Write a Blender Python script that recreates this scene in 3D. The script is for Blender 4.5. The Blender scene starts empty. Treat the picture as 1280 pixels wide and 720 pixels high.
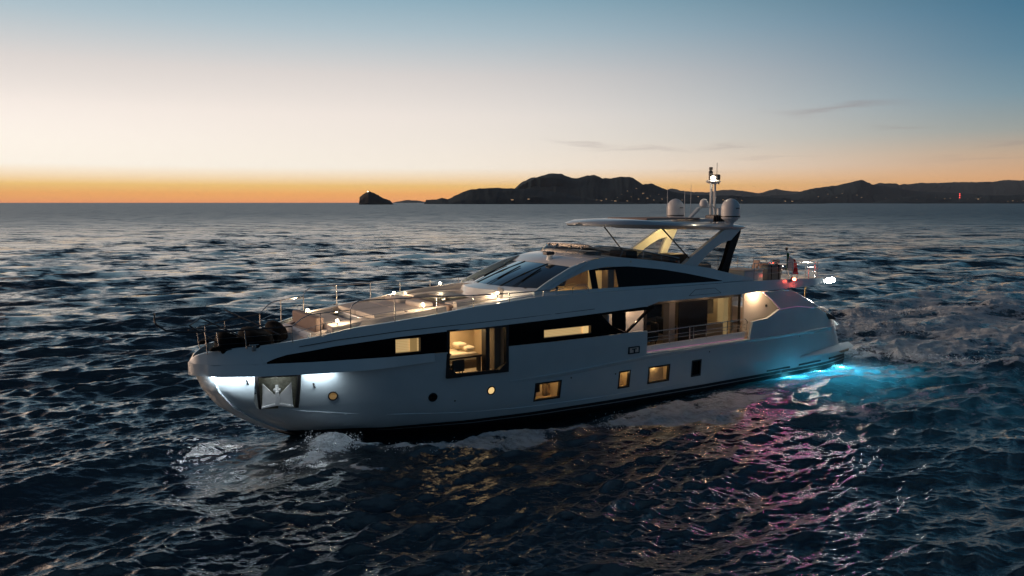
import bpy, bmesh, math, random
import numpy as np
from mathutils import Vector, Matrix

random.seed(7)
R = math.radians
scene = bpy.context.scene
COL = scene.collection

# ------------------------------------------------------------------ camera
CAM_H = 9.3
cd = bpy.data.cameras.new("camera")
cam = bpy.data.objects.new("camera", cd)
COL.objects.link(cam)
cam.location = (0, 0, CAM_H)
cam.rotation_euler = (R(90) - math.atan(107 / 1000), 0, 0)
cd.sensor_width = 36.0
cd.lens = 36.0 * 1000 / 1280
cd.clip_start = 0.2
cd.clip_end = 120000
scene.camera = cam

# ------------------------------------------------------------------ colour management
vs = scene.view_settings
vs.view_transform = 'Standard'
vs.look = 'None'
vs.exposure = 0.0
vs.gamma = 1.0
vs.use_curve_mapping = False


def lin(c):
    return tuple(((v / 255) / 12.92 if v / 255 <= 0.04045 else ((v / 255 + 0.055) / 1.055) ** 2.4) for v in c)


# ------------------------------------------------------------------ sky (after sunset)
world = bpy.data.worlds.new("World")
scene.world = world
world.use_nodes = True
wt = world.node_tree
wt.nodes.clear()
N, LK = wt.nodes.new, wt.links.new


def wmath(op, a, b=None, c=None, clamp=False):
    n = N('ShaderNodeMath')
    n.operation = op
    n.use_clamp = clamp
    for i, v in enumerate((a, b, c)):
        if v is None:
            continue
        if isinstance(v, (int, float)):
            n.inputs[i].default_value = v
        else:
            LK(v, n.inputs[i])
    return n.outputs[0]


tc = N('ShaderNodeTexCoord')
sep = N('ShaderNodeSeparateXYZ')
LK(tc.outputs['Generated'], sep.inputs[0])
wx, wy, wz = sep.outputs
elev = wmath('MULTIPLY', wmath('ARCSINE', wz), 180 / math.pi)      # degrees
azim = wmath('MULTIPLY', wmath('ARCTAN2', wx, wy), 180 / math.pi)  # degrees, + to the right of the view


def ramp(stops):
    r = N('ShaderNodeValToRGB')
    f = wmath('POWER', wmath('DIVIDE', wmath('MAXIMUM', elev, 0.0), 90.0, clamp=True), 0.5)
    LK(f, r.inputs[0])
    el = r.color_ramp.elements
    while len(el) > 1:
        el.remove(el[0])
    first = True
    for e, c in stops:
        p = (e / 90) ** 0.5
        if first:
            el[0].position = p
            q = el[0]
            first = False
        else:
            q = el.new(p)
        q.color = (*lin(c), 1)
    r.color_ramp.interpolation = 'LINEAR'
    return r.outputs[0]


glow_side = ramp([(0, (236, 150, 104)), (0.6, (252, 178, 98)), (1.15, (255, 206, 122)), (1.65, (255, 226, 184)), (2.4, (255, 245, 230)),
                  (6.0, (246, 235, 226)), (8.7, (224, 217, 213)), (11.6, (178, 196, 205)), (14.4, (136, 173, 191)),
                  (18, (134, 168, 186)), (24, (84, 120, 148)), (33, (36, 62, 86)), (50, (24, 42, 60)), (90, (30, 46, 62))])
right_side = ramp([(0, (232, 166, 116)), (1.5, (222, 168, 120)), (3.0, (192, 166, 140)), (4.4, (152, 158, 154)), (6.5, (116, 146, 160)),
                   (9.0, (84, 128, 152)), (11.6, (64, 114, 142)), (14.4, (42, 97, 122)),
                   (25, (28, 62, 90)), (50, (20, 36, 54)), (90, (30, 46, 62))])
back_side = ramp([(0, (58, 76, 92)), (4, (78, 96, 114)), (10, (78, 101, 122)), (20, (58, 84, 106)), (35, (34, 56, 76)),
                  (50, (52, 78, 98)), (90, (30, 46, 62))])
# angular distance from the afterglow (azimuth -30 deg)
sa = -32.0
ca = wmath('COSINE', wmath('MULTIPLY', wmath('SUBTRACT', azim, sa), math.pi / 180))


def smooth(v, lo, hi):
    n = N('ShaderNodeMapRange')
    n.interpolation_type = 'SMOOTHSTEP'
    LK(v, n.inputs[0])
    n.inputs[1].default_value = lo
    n.inputs[2].default_value = hi
    return n.outputs[0]


def mixc(f, a, b):
    n = N('ShaderNodeMix')
    n.data_type = 'RGBA'
    LK(f, n.inputs[0])
    LK(a, n.inputs[6])
    LK(b, n.inputs[7])
    return n.outputs[2]


w1 = wmath('MULTIPLY_ADD', smooth(ca, 0.36, 1.0), 1.0, 0.0)
w2 = smooth(ca, -0.5, 0.42)
skyc = mixc(w2, back_side, mixc(w1, right_side, glow_side))
# hot warm glow added to the sky left of the view, for water glints
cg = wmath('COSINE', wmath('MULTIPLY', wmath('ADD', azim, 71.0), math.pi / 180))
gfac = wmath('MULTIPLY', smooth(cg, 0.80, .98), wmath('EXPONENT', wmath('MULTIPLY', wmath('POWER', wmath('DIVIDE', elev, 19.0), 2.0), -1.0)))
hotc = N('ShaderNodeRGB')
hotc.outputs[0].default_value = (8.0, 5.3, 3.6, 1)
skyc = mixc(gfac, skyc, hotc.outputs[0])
# near-white zone over the orange band, brighter than the film can hold
bz = wmath('MULTIPLY', smooth(wmath('MULTIPLY', azim, -1.0), 8.0, 40.0), wmath('EXPONENT', wmath('MULTIPLY', wmath('POWER', wmath('DIVIDE', wmath('SUBTRACT', elev, 4.2), 2.4), 2.0), -1.0)))
gn = N('ShaderNodeVectorMath')
gn.operation = 'SCALE'
LK(skyc, gn.inputs[0])
LK(wmath('MULTIPLY', wmath('MULTIPLY_ADD', bz, .10, 1.0), wmath('MULTIPLY_ADD', wmath('EXPONENT', wmath('MULTIPLY', wmath('MAXIMUM', elev, 0.0), -.38)), .20, 1.0)), gn.inputs['Scale'])
skyc = gn.outputs[0]
below = wmath('GREATER_THAN', wz, -0.004)
blackc = N('ShaderNodeRGB')
blackc.outputs[0].default_value = (.004, .008, .012, 1)
# a few thin cloud streaks low on the right of the sky
cn = N('ShaderNodeTexNoise')
cmap = N('ShaderNodeMapping')
cmap.inputs['Scale'].default_value = (7, 7, 60)
LK(tc.outputs['Generated'], cmap.inputs[0])
LK(cmap.outputs[0], cn.inputs['Vector'])
cn.inputs['Scale'].default_value = 2.2
cn.inputs['Detail'].default_value = 6
wob = wmath('MULTIPLY', wmath('SUBTRACT', cn.outputs['Fac'], 0.5), 1.0)


def streak(az, el, ha, he, tilt, wv=0.0):
    da = wmath('SUBTRACT', azim, az)
    de = wmath('SUBTRACT', wmath('SUBTRACT', elev, el), wmath('MULTIPLY', da, tilt))
    de = wmath('ADD', de, wob)
    if wv:
        de = wmath('SUBTRACT', de, wmath('MULTIPLY', wmath('SINE', wmath('MULTIPLY', da, 0.9)), wv))
    a = wmath('POWER', wmath('DIVIDE', da, ha), 2.0)
    b = wmath('POWER', wmath('DIVIDE', de, he), 2.0)
    return wmath('EXPONENT', wmath('MULTIPLY', wmath('ADD', a, b), -1.0))


def azpx(u): return math.degrees(math.atan((u - 640) / 1000))
def elpx(v, u=640): return math.degrees(math.atan((253 - v) / 1000 * math.cos(math.radians(azpx(u)))))


st = None
for (u, v, hu, hv, tl, wv, amp) in [(1040, 138, 62, 3.6, .05, .16, .8), (1120, 160, 30, 2.2, -.02, 0, .45), (730, 181, 40, 2.2, -.10, 0, .5),
                                    (800, 188, 60, 2.0, -.02, 0, .5), (905, 184, 34, 2.6, -.03, .1, .5), (960, 198, 50, 1.6, 0, 0, .3),
                                    (1262, 181, 26, 3.0, .02, 0, .45), (1240, 198, 70, 1.8, 0, 0, .28), (1060, 225, 40, 1.6, .02, 0, .35),
                                    (870, 215, 60, 1.5, 0, 0, .25)]:
    s = wmath('MULTIPLY', streak(azpx(u), elpx(v, u), hu * 0.052, hv * 0.055, tl, wv), amp)
    st = s if st is None else wmath('MAXIMUM', st, s)
cloudc = N('ShaderNodeRGB')
cloudc.outputs[0].default_value = (*lin((146, 128, 128)), 1)
skyc = mixc(wmath('MULTIPLY', st, 0.46, clamp=True), skyc, cloudc.outputs[0])
skyc = mixc(below, blackc.outputs[0], skyc)
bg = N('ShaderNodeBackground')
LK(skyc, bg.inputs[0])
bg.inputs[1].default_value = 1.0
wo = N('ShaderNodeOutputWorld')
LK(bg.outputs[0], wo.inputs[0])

# ------------------------------------------------------------------ yacht frame
YAW = R(180 + 33.5)
ORG = Vector((3.14, 38.93, 0.0))
HX, HY = math.cos(YAW), math.sin(YAW)
YM = Matrix.Translation(ORG) @ Matrix.Rotation(YAW, 4, 'Z')


def W(x, y, z):
    return YM @ Vector((x, y, z))


# ------------------------------------------------------------------ materials
def mat(name, color, rough=0.5, metal=0.0, emit=None, es=0.0, coat=0.0, noise=0.0, nscale=3.0, bump=0.0, bscale=40.0, spec=0.5):
    m = bpy.data.materials.new(name)
    m.use_nodes = True
    nt = m.node_tree
    b = nt.nodes['Principled BSDF']
    b.inputs['Base Color'].default_value = (*color, 1)
    b.inputs['Roughness'].default_value = rough
    b.inputs['Metallic'].default_value = metal
    b.inputs['Coat Weight'].default_value = coat
    b.inputs['Specular IOR Level'].default_value = spec
    if emit:
        b.inputs['Emission Color'].default_value = (*emit, 1)
        b.inputs['Emission Strength'].default_value = es
    t = nt.nodes.new('ShaderNodeTexCoord')
    if noise:
        n = nt.nodes.new('ShaderNodeTexNoise')
        n.inputs['Scale'].default_value = nscale
        n.inputs['Detail'].default_value = 5
        nt.links.new(t.outputs['Object'], n.inputs['Vector'])
        mx = nt.nodes.new('ShaderNodeMix')
        mx.data_type = 'RGBA'
        mx.inputs[6].default_value = (*[c * (1 - noise) for c in color], 1)
        mx.inputs[7].default_value = (*[min(1, c * (1 + noise)) for c in color], 1)
        nt.links.new(n.outputs['Fac'], mx.inputs[0])
        nt.links.new(mx.outputs[2], b.inputs['Base Color'])
        mr = nt.nodes.new('ShaderNodeMapRange')
        mr.inputs[3].default_value = max(0.02, rough - 0.06)
        mr.inputs[4].default_value = rough + 0.08
        nt.links.new(n.outputs['Fac'], mr.inputs[0])
        nt.links.new(mr.outputs[0], b.inputs['Roughness'])
    if bump:
        n2 = nt.nodes.new('ShaderNodeTexNoise')
        n2.inputs['Scale'].default_value = bscale
        nt.links.new(t.outputs['Object'], n2.inputs['Vector'])
        bp = nt.nodes.new('ShaderNodeBump')
        bp.inputs['Strength'].default_value = bump
        bp.inputs['Distance'].default_value = 0.02
        nt.links.new(n2.outputs['Fac'], bp.inputs['Height'])
        nt.links.new(bp.outputs[0], b.inputs['Normal'])
    return m


def stripes(m, c1, c2, scale, axis='Z', es=0.0):
    nt = m.node_tree
    b = nt.nodes['Principled BSDF']
    t = nt.nodes.new('ShaderNodeTexCoord')
    w = nt.nodes.new('ShaderNodeTexWave')
    w.bands_direction = axis
    w.inputs['Scale'].default_value = scale
    w.inputs['Distortion'].default_value = 0.4
    nt.links.new(t.outputs['Object'], w.inputs['Vector'])
    mx = nt.nodes.new('ShaderNodeMix')
    mx.data_type = 'RGBA'
    mx.inputs[6].default_value = (*c1, 1)
    mx.inputs[7].default_value = (*c2, 1)
    nt.links.new(w.outputs['Fac'], mx.inputs[0])
    nt.links.new(mx.outputs[2], b.inputs['Base Color'])
    if es:
        nt.links.new(mx.outputs[2], b.inputs['Emission Color'])
        b.inputs['Emission Strength'].default_value = es
    return m


def glass(name, tint=0.3, rough=0.02, color=(1, 1, 1)):
    m = bpy.data.materials.new(name)
    m.use_nodes = True
    nt = m.node_tree
    nt.nodes.clear()
    o = nt.nodes.new('ShaderNodeOutputMaterial')
    mx = nt.nodes.new('ShaderNodeMixShader')
    lw = nt.nodes.new('ShaderNodeLayerWeight')
    pw = nt.nodes.new('ShaderNodeMath'); pw.operation = 'POWER'; pw.inputs[1].default_value = 4.0
    fr = nt.nodes.new('ShaderNodeMath'); fr.operation = 'MULTIPLY_ADD'; fr.inputs[1].default_value = .8; fr.inputs[2].default_value = .04
    nt.links.new(lw.outputs['Facing'], pw.inputs[0])
    nt.links.new(pw.outputs[0], fr.inputs[0])
    tr = nt.nodes.new('ShaderNodeBsdfTransparent')
    tr.inputs['Color'].default_value = (*[c * tint for c in color], 1)
    gl = nt.nodes.new('ShaderNodeBsdfGlossy')
    gl.inputs['Roughness'].default_value = rough
    nt.links.new(fr.outputs[0], mx.inputs[0])
    nt.links.new(tr.outputs[0], mx.inputs[1])
    nt.links.new(gl.outputs[0], mx.inputs[2])
    nt.links.new(mx.outputs[0], o.inputs['Surface'])
    return m


M = {}
M['white'] = mat('gelcoat white', (.70, .72, .74), .22, coat=.4, noise=.04, nscale=1.2)
M['hull'] = mat('hull paint', (.52, .60, .625), .18, coat=.6, noise=.07, nscale=1.3, bump=.10, bscale=.9)
M['anti'] = mat('antifouling', (.012, .013, .016), .45, noise=.3, nscale=4)
M['bootline'] = mat('boot line', (.45, .47, .48), .3)
M['black'] = mat('black glazing', (.003, .003, .004), .08, spec=.14)
M['blacktrim'] = mat('black trim', (.012, .012, .013), .35)
M['deck'] = mat('deck moulding', (.62, .62, .60), .45, noise=.06, bump=.1)
M['teak'] = stripes(mat('teak planking', (.3, .2, .12), .6), (.32, .22, .14), (.22, .15, .09), 9, 'Y')
M['cushion'] = mat('cream cushion', (.62, .55, .50), .85, noise=.08, nscale=6, bump=.25, bscale=60)
M['taupe'] = mat('taupe upholstery', (.30, .22, .19), .85, noise=.12, nscale=6, bump=.2)
M['steel'] = mat('polished steel', (.62, .60, .58), .18, 1.0)
M['darkmetal'] = mat('dark metal', (.06, .06, .065), .4, .8)
M['cover'] = mat('black canvas cover', (.007, .007, .008), .9, spec=.15, noise=.4, nscale=5, bump=.6, bscale=9)
M['roombeige'] = mat('cabin lining', (.62, .50, .34), .7, noise=.05)
M['linen'] = mat('bed linen', (.75, .66, .52), .85, noise=.06, nscale=5, bump=.5, bscale=7)
M['wood'] = mat('cabin joinery', (.20, .14, .09), .45, noise=.25, nscale=9)
M['darkwood'] = mat('dark desk', (.03, .025, .022), .35)
M['wallwarm'] = stripes(mat('grooved side panel', (.66, .60, .54), .55), (.66, .61, .56), (.56, .50, .45), 5.5, 'X')
M['glass'] = glass('clear window glass', .88)
M['tint'] = glass('tinted saloon glass', .50, color=(.92, .95, 1.0))
M['smoke'] = glass('smoked glass', .42)
M['dome'] = mat('radome', (.62, .62, .63), .35, noise=.04)
M['hard'] = mat('hardtop silver', (.50, .53, .56), .3, coat=.4)
M['blind'] = stripes(mat('lit blind', (.8, .6, .3), .8), (.62, .40, .16), (.80, .55, .25), 5.0, 'Z', .75)
M['litglass'] = mat('lit frosted pane', (.8, .6, .3), .5, emit=(1.0, .66, .27), es=.85, noise=.1, nscale=4)
M['portdim'] = mat('amber lit pane', (.4, .25, .1), .5, emit=(1.0, .55, .18), es=.12, noise=.3, nscale=6)
M['litdim'] = mat('dim lit pane', (.4, .3, .15), .5, emit=(1.0, .62, .22), es=.28, noise=.3, nscale=2)
M['warmlamp'] = mat('warm lamp lens', (1, .9, .7), .3, emit=(1.0, .78, .48), es=30)
M['coldlamp'] = mat('cold lamp lens', (1, 1, 1), .3, emit=(.85, .93, 1.0), es=30)
M['flood'] = mat('flood lamp lens', (1, 1, 1), .3, emit=(1.0, .95, .86), es=120)
M['redlamp'] = mat('red lamp lens', (1, .1, .05), .3, emit=(1.0, .10, .05), es=60)
M['redsmall'] = mat('distant red beacon', (1, .1, .05), .3, emit=(1.0, .08, .07), es=6)
M['uwlamp'] = mat('underwater lamp lens', (.7, .95, 1), .3, emit=(.35, .85, 1.0), es=60)
M['magenta'] = mat('magenta led strip', (.8, .2, .6), .3, emit=(.85, .40, .75), es=.16)
M['warmstrip'] = mat('warm led strip', (.8, .6, .3), .3, emit=(1.0, .62, .3), es=5)
M['green'] = mat('flag green', (.010, .10, .035), .9)
M['flagwhite'] = mat('flag white', (.6, .6, .58), .9)
M['red'] = mat('flag red', (.45, .02, .02), .9)
M['seat'] = mat('dark leather', (.03, .028, .027), .55)
M['yellowarch'] = M['white']


# ------------------------------------------------------------------ mesh helpers
class MB:
    def __init__(s):
        s.v, s.f, s.m, s.sm = [], [], [], []

    def add(s, verts, faces, mi=0, smooth=False):
        o = len(s.v)
        s.v += [tuple(float(a) for a in p) for p in verts]
        for f in faces:
            s.f.append([i + o for i in f])
            s.m.append(mi)
            s.sm.append(smooth)
        return s

    def box(s, x0, x1, y0, y1, z0, z1, mi=0):
        v = [(x, y, z) for z in (z0, z1) for y in (y0, y1) for x in (x0, x1)]
        return s.add(v, [(0, 2, 3, 1), (4, 5, 7, 6), (0, 1, 5, 4), (2, 6, 7, 3), (0, 4, 6, 2), (1, 3, 7, 5)], mi)

    def loft(s, rings, mi=0, caps=True, closed=True, smooth=False):
        n = len(rings[0])
        v = [p for r in rings for p in r]
        f = []
        for i in range(len(rings) - 1):
            for j in range(n if closed else n - 1):
                k = (j + 1) % n
                f.append((i * n + j, i * n + k, (i + 1) * n + k, (i + 1) * n + j))
        s.add(v, f, mi, smooth)
        if caps and closed:
            s.add(rings[0], [tuple(range(n))[::-1]], mi)
            s.add(rings[-1], [tuple(range(n))], mi)
        return s

    def prism(s, pts, axis, a, b, mi=0):
        """pts: 2-D outline; axis: 'x','y','z' direction of extrusion between a and b"""
        def P(p, t):
            if axis == 'y': return (p[0], t, p[1])
            if axis == 'z': return (p[0], p[1], t)
            return (t, p[0], p[1])
        return s.loft([[P(p, a) for p in pts], [P(p, b) for p in pts]], mi)

    def tube(s, path, r, n=8, mi=0, caps=True):
        path = [Vector(p) for p in path]
        rings = []
        rr = r if isinstance(r, (list, tuple)) else [r] * len(path)
        up = Vector((0, 0, 1))
        for i, p in enumerate(path):
            d = (path[min(i + 1, len(path) - 1)] - path[max(i - 1, 0)]).normalized()
            a = d.cross(up)
            if a.length < 1e-3: a = d.cross(Vector((0, 1, 0)))
            a.normalize()
            b = d.cross(a)
            rings.append([p + rr[i] * (math.cos(t) * a + math.sin(t) * b) for t in [2 * math.pi * k / n for k in range(n)]])
        return s.loft(rings, mi, caps, True, True)

    def lathe(s, prof, c=(0, 0, 0), n=20, mi=0):
        rings = [[(c[0] + r * math.cos(t), c[1] + r * math.sin(t), c[2] + z) for t in [2 * math.pi * k / n for k in range(n)]] for r, z in prof]
        return s.loft(rings, mi, True, True, True)

    def build(s, name, mats, parent=None, bevel=0, loc=None, seg=2):
        me = bpy.data.meshes.new(name)
        me.from_pydata(s.v, [], s.f)
        if not isinstance(mats, (list, tuple)): mats = [mats]
        for m in mats: me.materials.append(M[m] if isinstance(m, str) else m)
        me.polygons.foreach_set('material_index', s.m)
        me.polygons.foreach_set('use_smooth', s.sm)
        bm = bmesh.new()
        bm.from_mesh(me)
        bmesh.ops.remove_doubles(bm, verts=bm.verts, dist=1e-5)
        bmesh.ops.recalc_face_normals(bm, faces=bm.faces)
        bm.to_mesh(me)
        bm.free()
        if any(s.sm): me.set_sharp_from_angle(angle=R(38))
        o = bpy.data.objects.new(name, me)
        COL.objects.link(o)
        if parent: o.parent = parent
        if loc: o.location = loc
        if bevel:
            bv = o.modifiers.new('bevel', 'BEVEL')
            bv.width = bevel
            bv.segments = seg
            bv.limit_method = 'ANGLE'
            bv.angle_limit = R(35)
            for p in me.polygons: p.use_smooth = True
            me.set_sharp_from_angle(angle=R(40))
        return o


def tag(o, label=None, cat=None, group=None, kind=None):
    if label: o['label'] = label
    if cat: o['category'] = cat
    if group: o['group'] = group
    if kind: o['kind'] = kind
    return o


def thing(name, label, cat, p, group=None, rz=0.0):
    o = bpy.data.objects.new(name, None)
    COL.objects.link(o)
    o.empty_display_size = .3
    o.location = W(*p)
    o.rotation_euler = (0, 0, YAW + rz)
    return tag(o, label, cat, group)


def light(kind, name, parent, loc, energy, color, size=.05, spot=None, aim=None, blend=.5, sx=None):
    d = bpy.data.lights.new(name, kind)
    d.energy = energy
    d.color = color
    if kind == 'AREA':
        d.shape = 'RECTANGLE'
        d.size = sx or size
        d.size_y = size
    else:
        d.shadow_soft_size = size
    if spot:
        d.spot_size = R(spot)
        d.spot_blend = blend
    o = bpy.data.objects.new(name, d)
    COL.objects.link(o)
    if parent: o.parent = parent
    o.location = loc
    if aim:
        o.rotation_euler = (Vector(aim) - Vector(loc)).to_track_quat('-Z', 'Y').to_euler()
    return o


# ------------------------------------------------------------------ the sea
rng = np.random.default_rng(11)


def sstep(a, b, x):
    t = np.clip((x - a) / (b - a), 0, 1)
    return t * t * (3 - 2 * t)


def ftile(n, L, l0, l1, wdir, seed, spread=2.0):
    g = np.random.default_rng(seed)
    k = np.fft.fftfreq(n, L / n) * 2 * np.pi
    kx, ky = np.meshgrid(k, k, indexing='ij')
    kk = np.sqrt(kx * kx + ky * ky)
    kk[0, 0] = 1e-6
    lam = 2 * np.pi / kk
    band = sstep(l0 * .8, l0 * 1.25, lam) * (1 - sstep(l1 * .85, l1 * 1.2, lam))
    c = (kx * math.cos(wdir) + ky * math.sin(wdir)) / kk
    A = kk ** -1.9 * band * (np.abs(c) ** spread + 0.012)
    A[0, 0] = 0
    ph = (g.normal(size=(n, n)) + 1j * g.normal(size=(n, n))) * A
    h = np.fft.ifft2(ph)
    s = 1 / h.real.std()
    dx = np.fft.ifft2(-1j * kx / kk * ph).real * s
    dy = np.fft.ifft2(-1j * ky / kk * ph).real * s
    return h.real * s, dx, dy


def samp(A, x, y, L):
    n = A.shape[0]
    u = (x / L * n) % n
    v = (y / L * n) % n
    i = np.floor(u).astype(np.int32); j = np.floor(v).astype(np.int32)
    fu = u - i; fv = v - j
    i %= n; j %= n
    i2 = (i + 1) % n; j2 = (j + 1) % n
    return (A[i, j] * (1 - fu) * (1 - fv) + A[i2, j] * fu * (1 - fv) + A[i, j2] * (1 - fu) * fv + A[i2, j2] * fu * fv)


def segdist(X, Y, a, b):
    ax, ay = a; bx, by = b
    dx, dy = bx - ax, by - ay
    t = np.clip(((X - ax) * dx + (Y - ay) * dy) / (dx * dx + dy * dy), 0, 1)
    return np.hypot(X - ax - t * dx, Y - ay - t * dy), t


def build_sea():
    # azimuth: fine in front of the quay-less view, coarse elsewhere
    fine = np.linspace(R(-43), R(43), 1350)
    coarse = np.linspace(R(43), R(360 - 43), 90)[1:-1]
    az = np.concatenate([fine, coarse])
    r = [0.6, 3, 7, 11]
    x = 14.0
    while x < 20000:
        r.append(x)
        x += max(0.03, min(x * x * 5.6e-5, x * 0.05))
    r = np.array(r)
    RR, AZ = np.meshgrid(r, az, indexing='ij')
    X = RR * np.sin(AZ)
    Y = RR * np.cos(AZ)
    dr = np.gradient(r)[:, None] * np.ones_like(AZ)
    isf = (np.abs(((AZ + np.pi) % (2 * np.pi)) - np.pi) <= R(43.2))
    dr = np.where(isf, dr, RR * .07)
    dr = np.where(RR < 13, 3.0, dr)
    Z = np.zeros_like(X)
    DX = np.zeros_like(X)
    DY = np.zeros_like(X)
    var = np.zeros_like(X)
    wd = R(114)      # waves run across the view, crests almost level in the picture
    bands = [(512, 173.0, 9, 34, .13, wd, 7), (512, 61.0, 3.6, 9, .130, wd + R(9), 7), (512, 29.0, 1.4, 3.6, .060, wd - R(9), 4.5),
             (512, 17.3, .55, 1.4, .038, wd + R(6), 3), (512, 9.7, .2, .55, .0130, wd - R(4), 2.2)]
    # calmer, finer water in the lee of the hull
    yx = (X - ORG.x) * HX + (Y - ORG.y) * HY
    yy = -(X - ORG.x) * HY + (Y - ORG.y) * HX
    dh, _ = segdist(yx, yy, (15, 0), (-18, 0))
    for i, (n, L, l0, l1, amp, d, sp) in enumerate(bands):
        h, dx, dy = ftile(n, L, l0, l1, d, 100 + i, sp)
        ca, sa_ = math.cos(.31 * i), math.sin(.31 * i)
        # the tile is turned, its wave direction turned back
        h, dx, dy = ftile(n, L, l0, l1, d - .31 * i, 100 + i, sp)
        xr = X * ca + Y * sa_
        yr = -X * sa_ + Y * ca
        w = 1 - sstep(.30, .60, dr / l0)
        slope = amp * 2 * np.pi / ((l0 * l1) ** .5)
        var += (1 - w ** 2) * slope ** 2 * .6
        if w.max() <= 0: continue
        hh = samp(h, xr, yr, L)
        ddx = samp(dx, xr, yr, L)
        ddy = samp(dy, xr, yr, L)
        # wind gusts: amplitude varies over tens of metres
        if i >= 2:
            g = samp(h, xr * .021 + 3.1 * i, yr * .047 + 7.7, L)
            w = w * np.clip(1 + .28 * g, .35, 1.7)
        Z += amp * w * hh
        ch = -(.45 if i < 2 else .7) * amp * w
        DX += ch * (ddx * ca - ddy * sa_)
        DY += ch * (ddx * sa_ + ddy * ca)
    # the hull damps the chop right beside it
    hw_ = np.interp(yx, [-18, -10, 5, 12, 14.5], [2.9, 3.4, 3.3, 2.2, .4])
    damp = 1 - .75 * np.exp(-(np.maximum(dh - hw_, 0) / 1.1) ** 2)
    Z *= damp; DX *= damp; DY *= damp
    # -------- disturbance made by the yacht (in the yacht's own axes)
    n1, _, _ = ftile(512, 23.0, .5, 9, 0, 7, 0)
    n2, _, _ = ftile(512, 7.0, .12, 2.5, 0, 8, 0)
    n1 = np.asarray(n1); n2 = np.asarray(n2)
    q1 = samp(n1, yx, yy, 23.0)
    q2 = samp(n2, yx, yy, 7.0)
    q3 = samp(n2, yx * .22 + 1.7, yy * .9, 7.0)      # stretched along the course
    foam = np.zeros_like(X)
    aer = np.zeros_like(X)
    lift = np.zeros_like(X)
    near = (dh < 75)
    ay = np.abs(yy)
    # trough along the hull and small bow crest
    lift += -.42 * np.exp(-((yx - 5) / 7.5) ** 2) * np.exp(-((ay - 3.0) / 2.3) ** 2)
    lift += .34 * np.exp(-((yx - 13.6) / 1.3) ** 2 - ((ay - 1.2) / 1.3) ** 2)
    # side wash: broken crests running along the hull
    px = [15, 13.5, 12, 11, 9.5, 8, 6.5, 5, 3.5, 2, 0, -2, -4, -6, -8, -11]
    pc = [1.2, 2.2, 3.3, 4.0, 4.7, 5.2, 5.5, 5.4, 5.3, 5.7, 6.1, 6.3, 6.1, 5.7, 5.3, 5.2]
    pi = [0, .25, .8, 1.0, 1.05, 1.1, 1.0, .55, .65, .95, 1.15, 1.2, 1.1, .9, .35, 0]
    pw = [.3, .5, .35, .45, .75, 1.0, 1.0, .6, .7, 1.05, 1.4, 1.6, 1.6, 1.4, 1.0, .8]
    c = np.interp(-yx, -np.array(px), pc)
    inten = np.interp(-yx, -np.array(px), pi)
    wd_ = np.interp(-yx, -np.array(px), pw)
    e = (ay - c + .28 * q1) / wd_
    ridge = np.exp(-e ** 2)
    shp = np.where(e > 0, np.exp(-(e / .75) ** 4), np.exp(-(e / 1.15) ** 2))
    foam = np.maximum(foam, inten * shp * (.92 + .14 * q2 + .10 * q3))
    lift += .20 * inten * ridge * (1 + .2 * q1) + .018 * inten * shp * q2
    # bow splash
    b1 = np.exp(-(((yx - 13.4) / 1.0) ** 2 + ((ay - 2.0) / .7) ** 2))
    foam = np.maximum(foam, 1.25 * b1 * (1 + .2 * q2))
    lift += .16 * b1 * (1 + .3 * q2)
    d, t = segdist(yx, ay, (14.2, 2.4), (16.6, 4.6))
    foam = np.maximum(foam, .5 * np.exp(-(d / .6) ** 2) * (.7 + .6 * q2))
    d, t = segdist(yx, ay, (13.6, 3.2), (13.2, 5.4))
    foam = np.maximum(foam, .5 * np.exp(-(d / .5) ** 2) * (.7 + .6 * q2))
    # stern wake
    aft = -17.8 - yx
    half = 3.6 + .30 * np.maximum(aft, 0)
    core = sstep(0, 2.5, aft) * (1 - sstep(.75, 1.15, ay / half)) * (1 - .6 * sstep(20, 70, aft))
    foam = np.maximum(foam, core * (.68 + .17 * q1 + .15 * q3 + .09 * q2))
    lift += core * (.05 * q1 + .022 * q2)
    for (a, b, w, hgt, fi) in [((-20.2, 1.2), (-22.3, 4.4), .75, .55, 1.05), ((-22.3, 4.4), (-24.6, 9.8), .95, .5, .9), ((-24.6, 9.8), (-27.5, 17), 1.1, .35, .6),
                               ((-26.4, -4.6), (-30.5, -1.4), 1.1, .75, .95), ((-30.5, -1.4), (-35, 3.5), 1.2, .45, .65),
                               ((-24, -7.0), (-36, -8.6), 1.0, .5, .75), ((-36, -8.6), (-49, -3.0), 1.3, .55, .75), ((-49, -3), (-62, 4), 1.6, .4, .6),
                               ((-19.5, -2.5), (-25, -3.5), 1.2, .35, .8)]:
        d, t = segdist(yx + .35 * q1, yy + .3 * q2, a, b)
        g = np.exp(-(d / w) ** 2)
        foam = np.maximum(foam, 1.15 * fi * g * (.85 + .2 * q2 + .12 * q1))
        lift += .45 * hgt * g * (1 + .2 * q1) + .02 * g * q2
    # aerated, streaky water spreading from the stern quarter
    d, t = segdist(yx, yy, (-10.5, 5.0), (-19, 6.5))
    aer = np.maximum(aer, 1.0 * np.exp(-(d / 2.3) ** 2))
    d, t = segdist(yx, yy, (-9, 10.0), (-24, 14))
    a2 = np.exp(-(d / 4.2) ** 2)
    aer = np.maximum(aer, .62 * a2)
    foam = np.maximum(foam, (.27 + .16 * q3 + .12 * q1) * np.maximum(a2, .9 * np.exp(-(segdist(yx, yy, (-17, 6), (-30, 13))[0] / 3.5) ** 2)))
    foam = np.where(near, foam, 0)
    lift = np.where(near, lift, 0)
    foam = np.maximum(foam, np.where(near, aer * (.34 + .26 * q3 + .12 * q2), 0))
    Z = Z + lift
    # keep the surface below the inside of the hull
    inside = (ay < 2.4) & (yx < 12.5) & (yx > -17)
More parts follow.
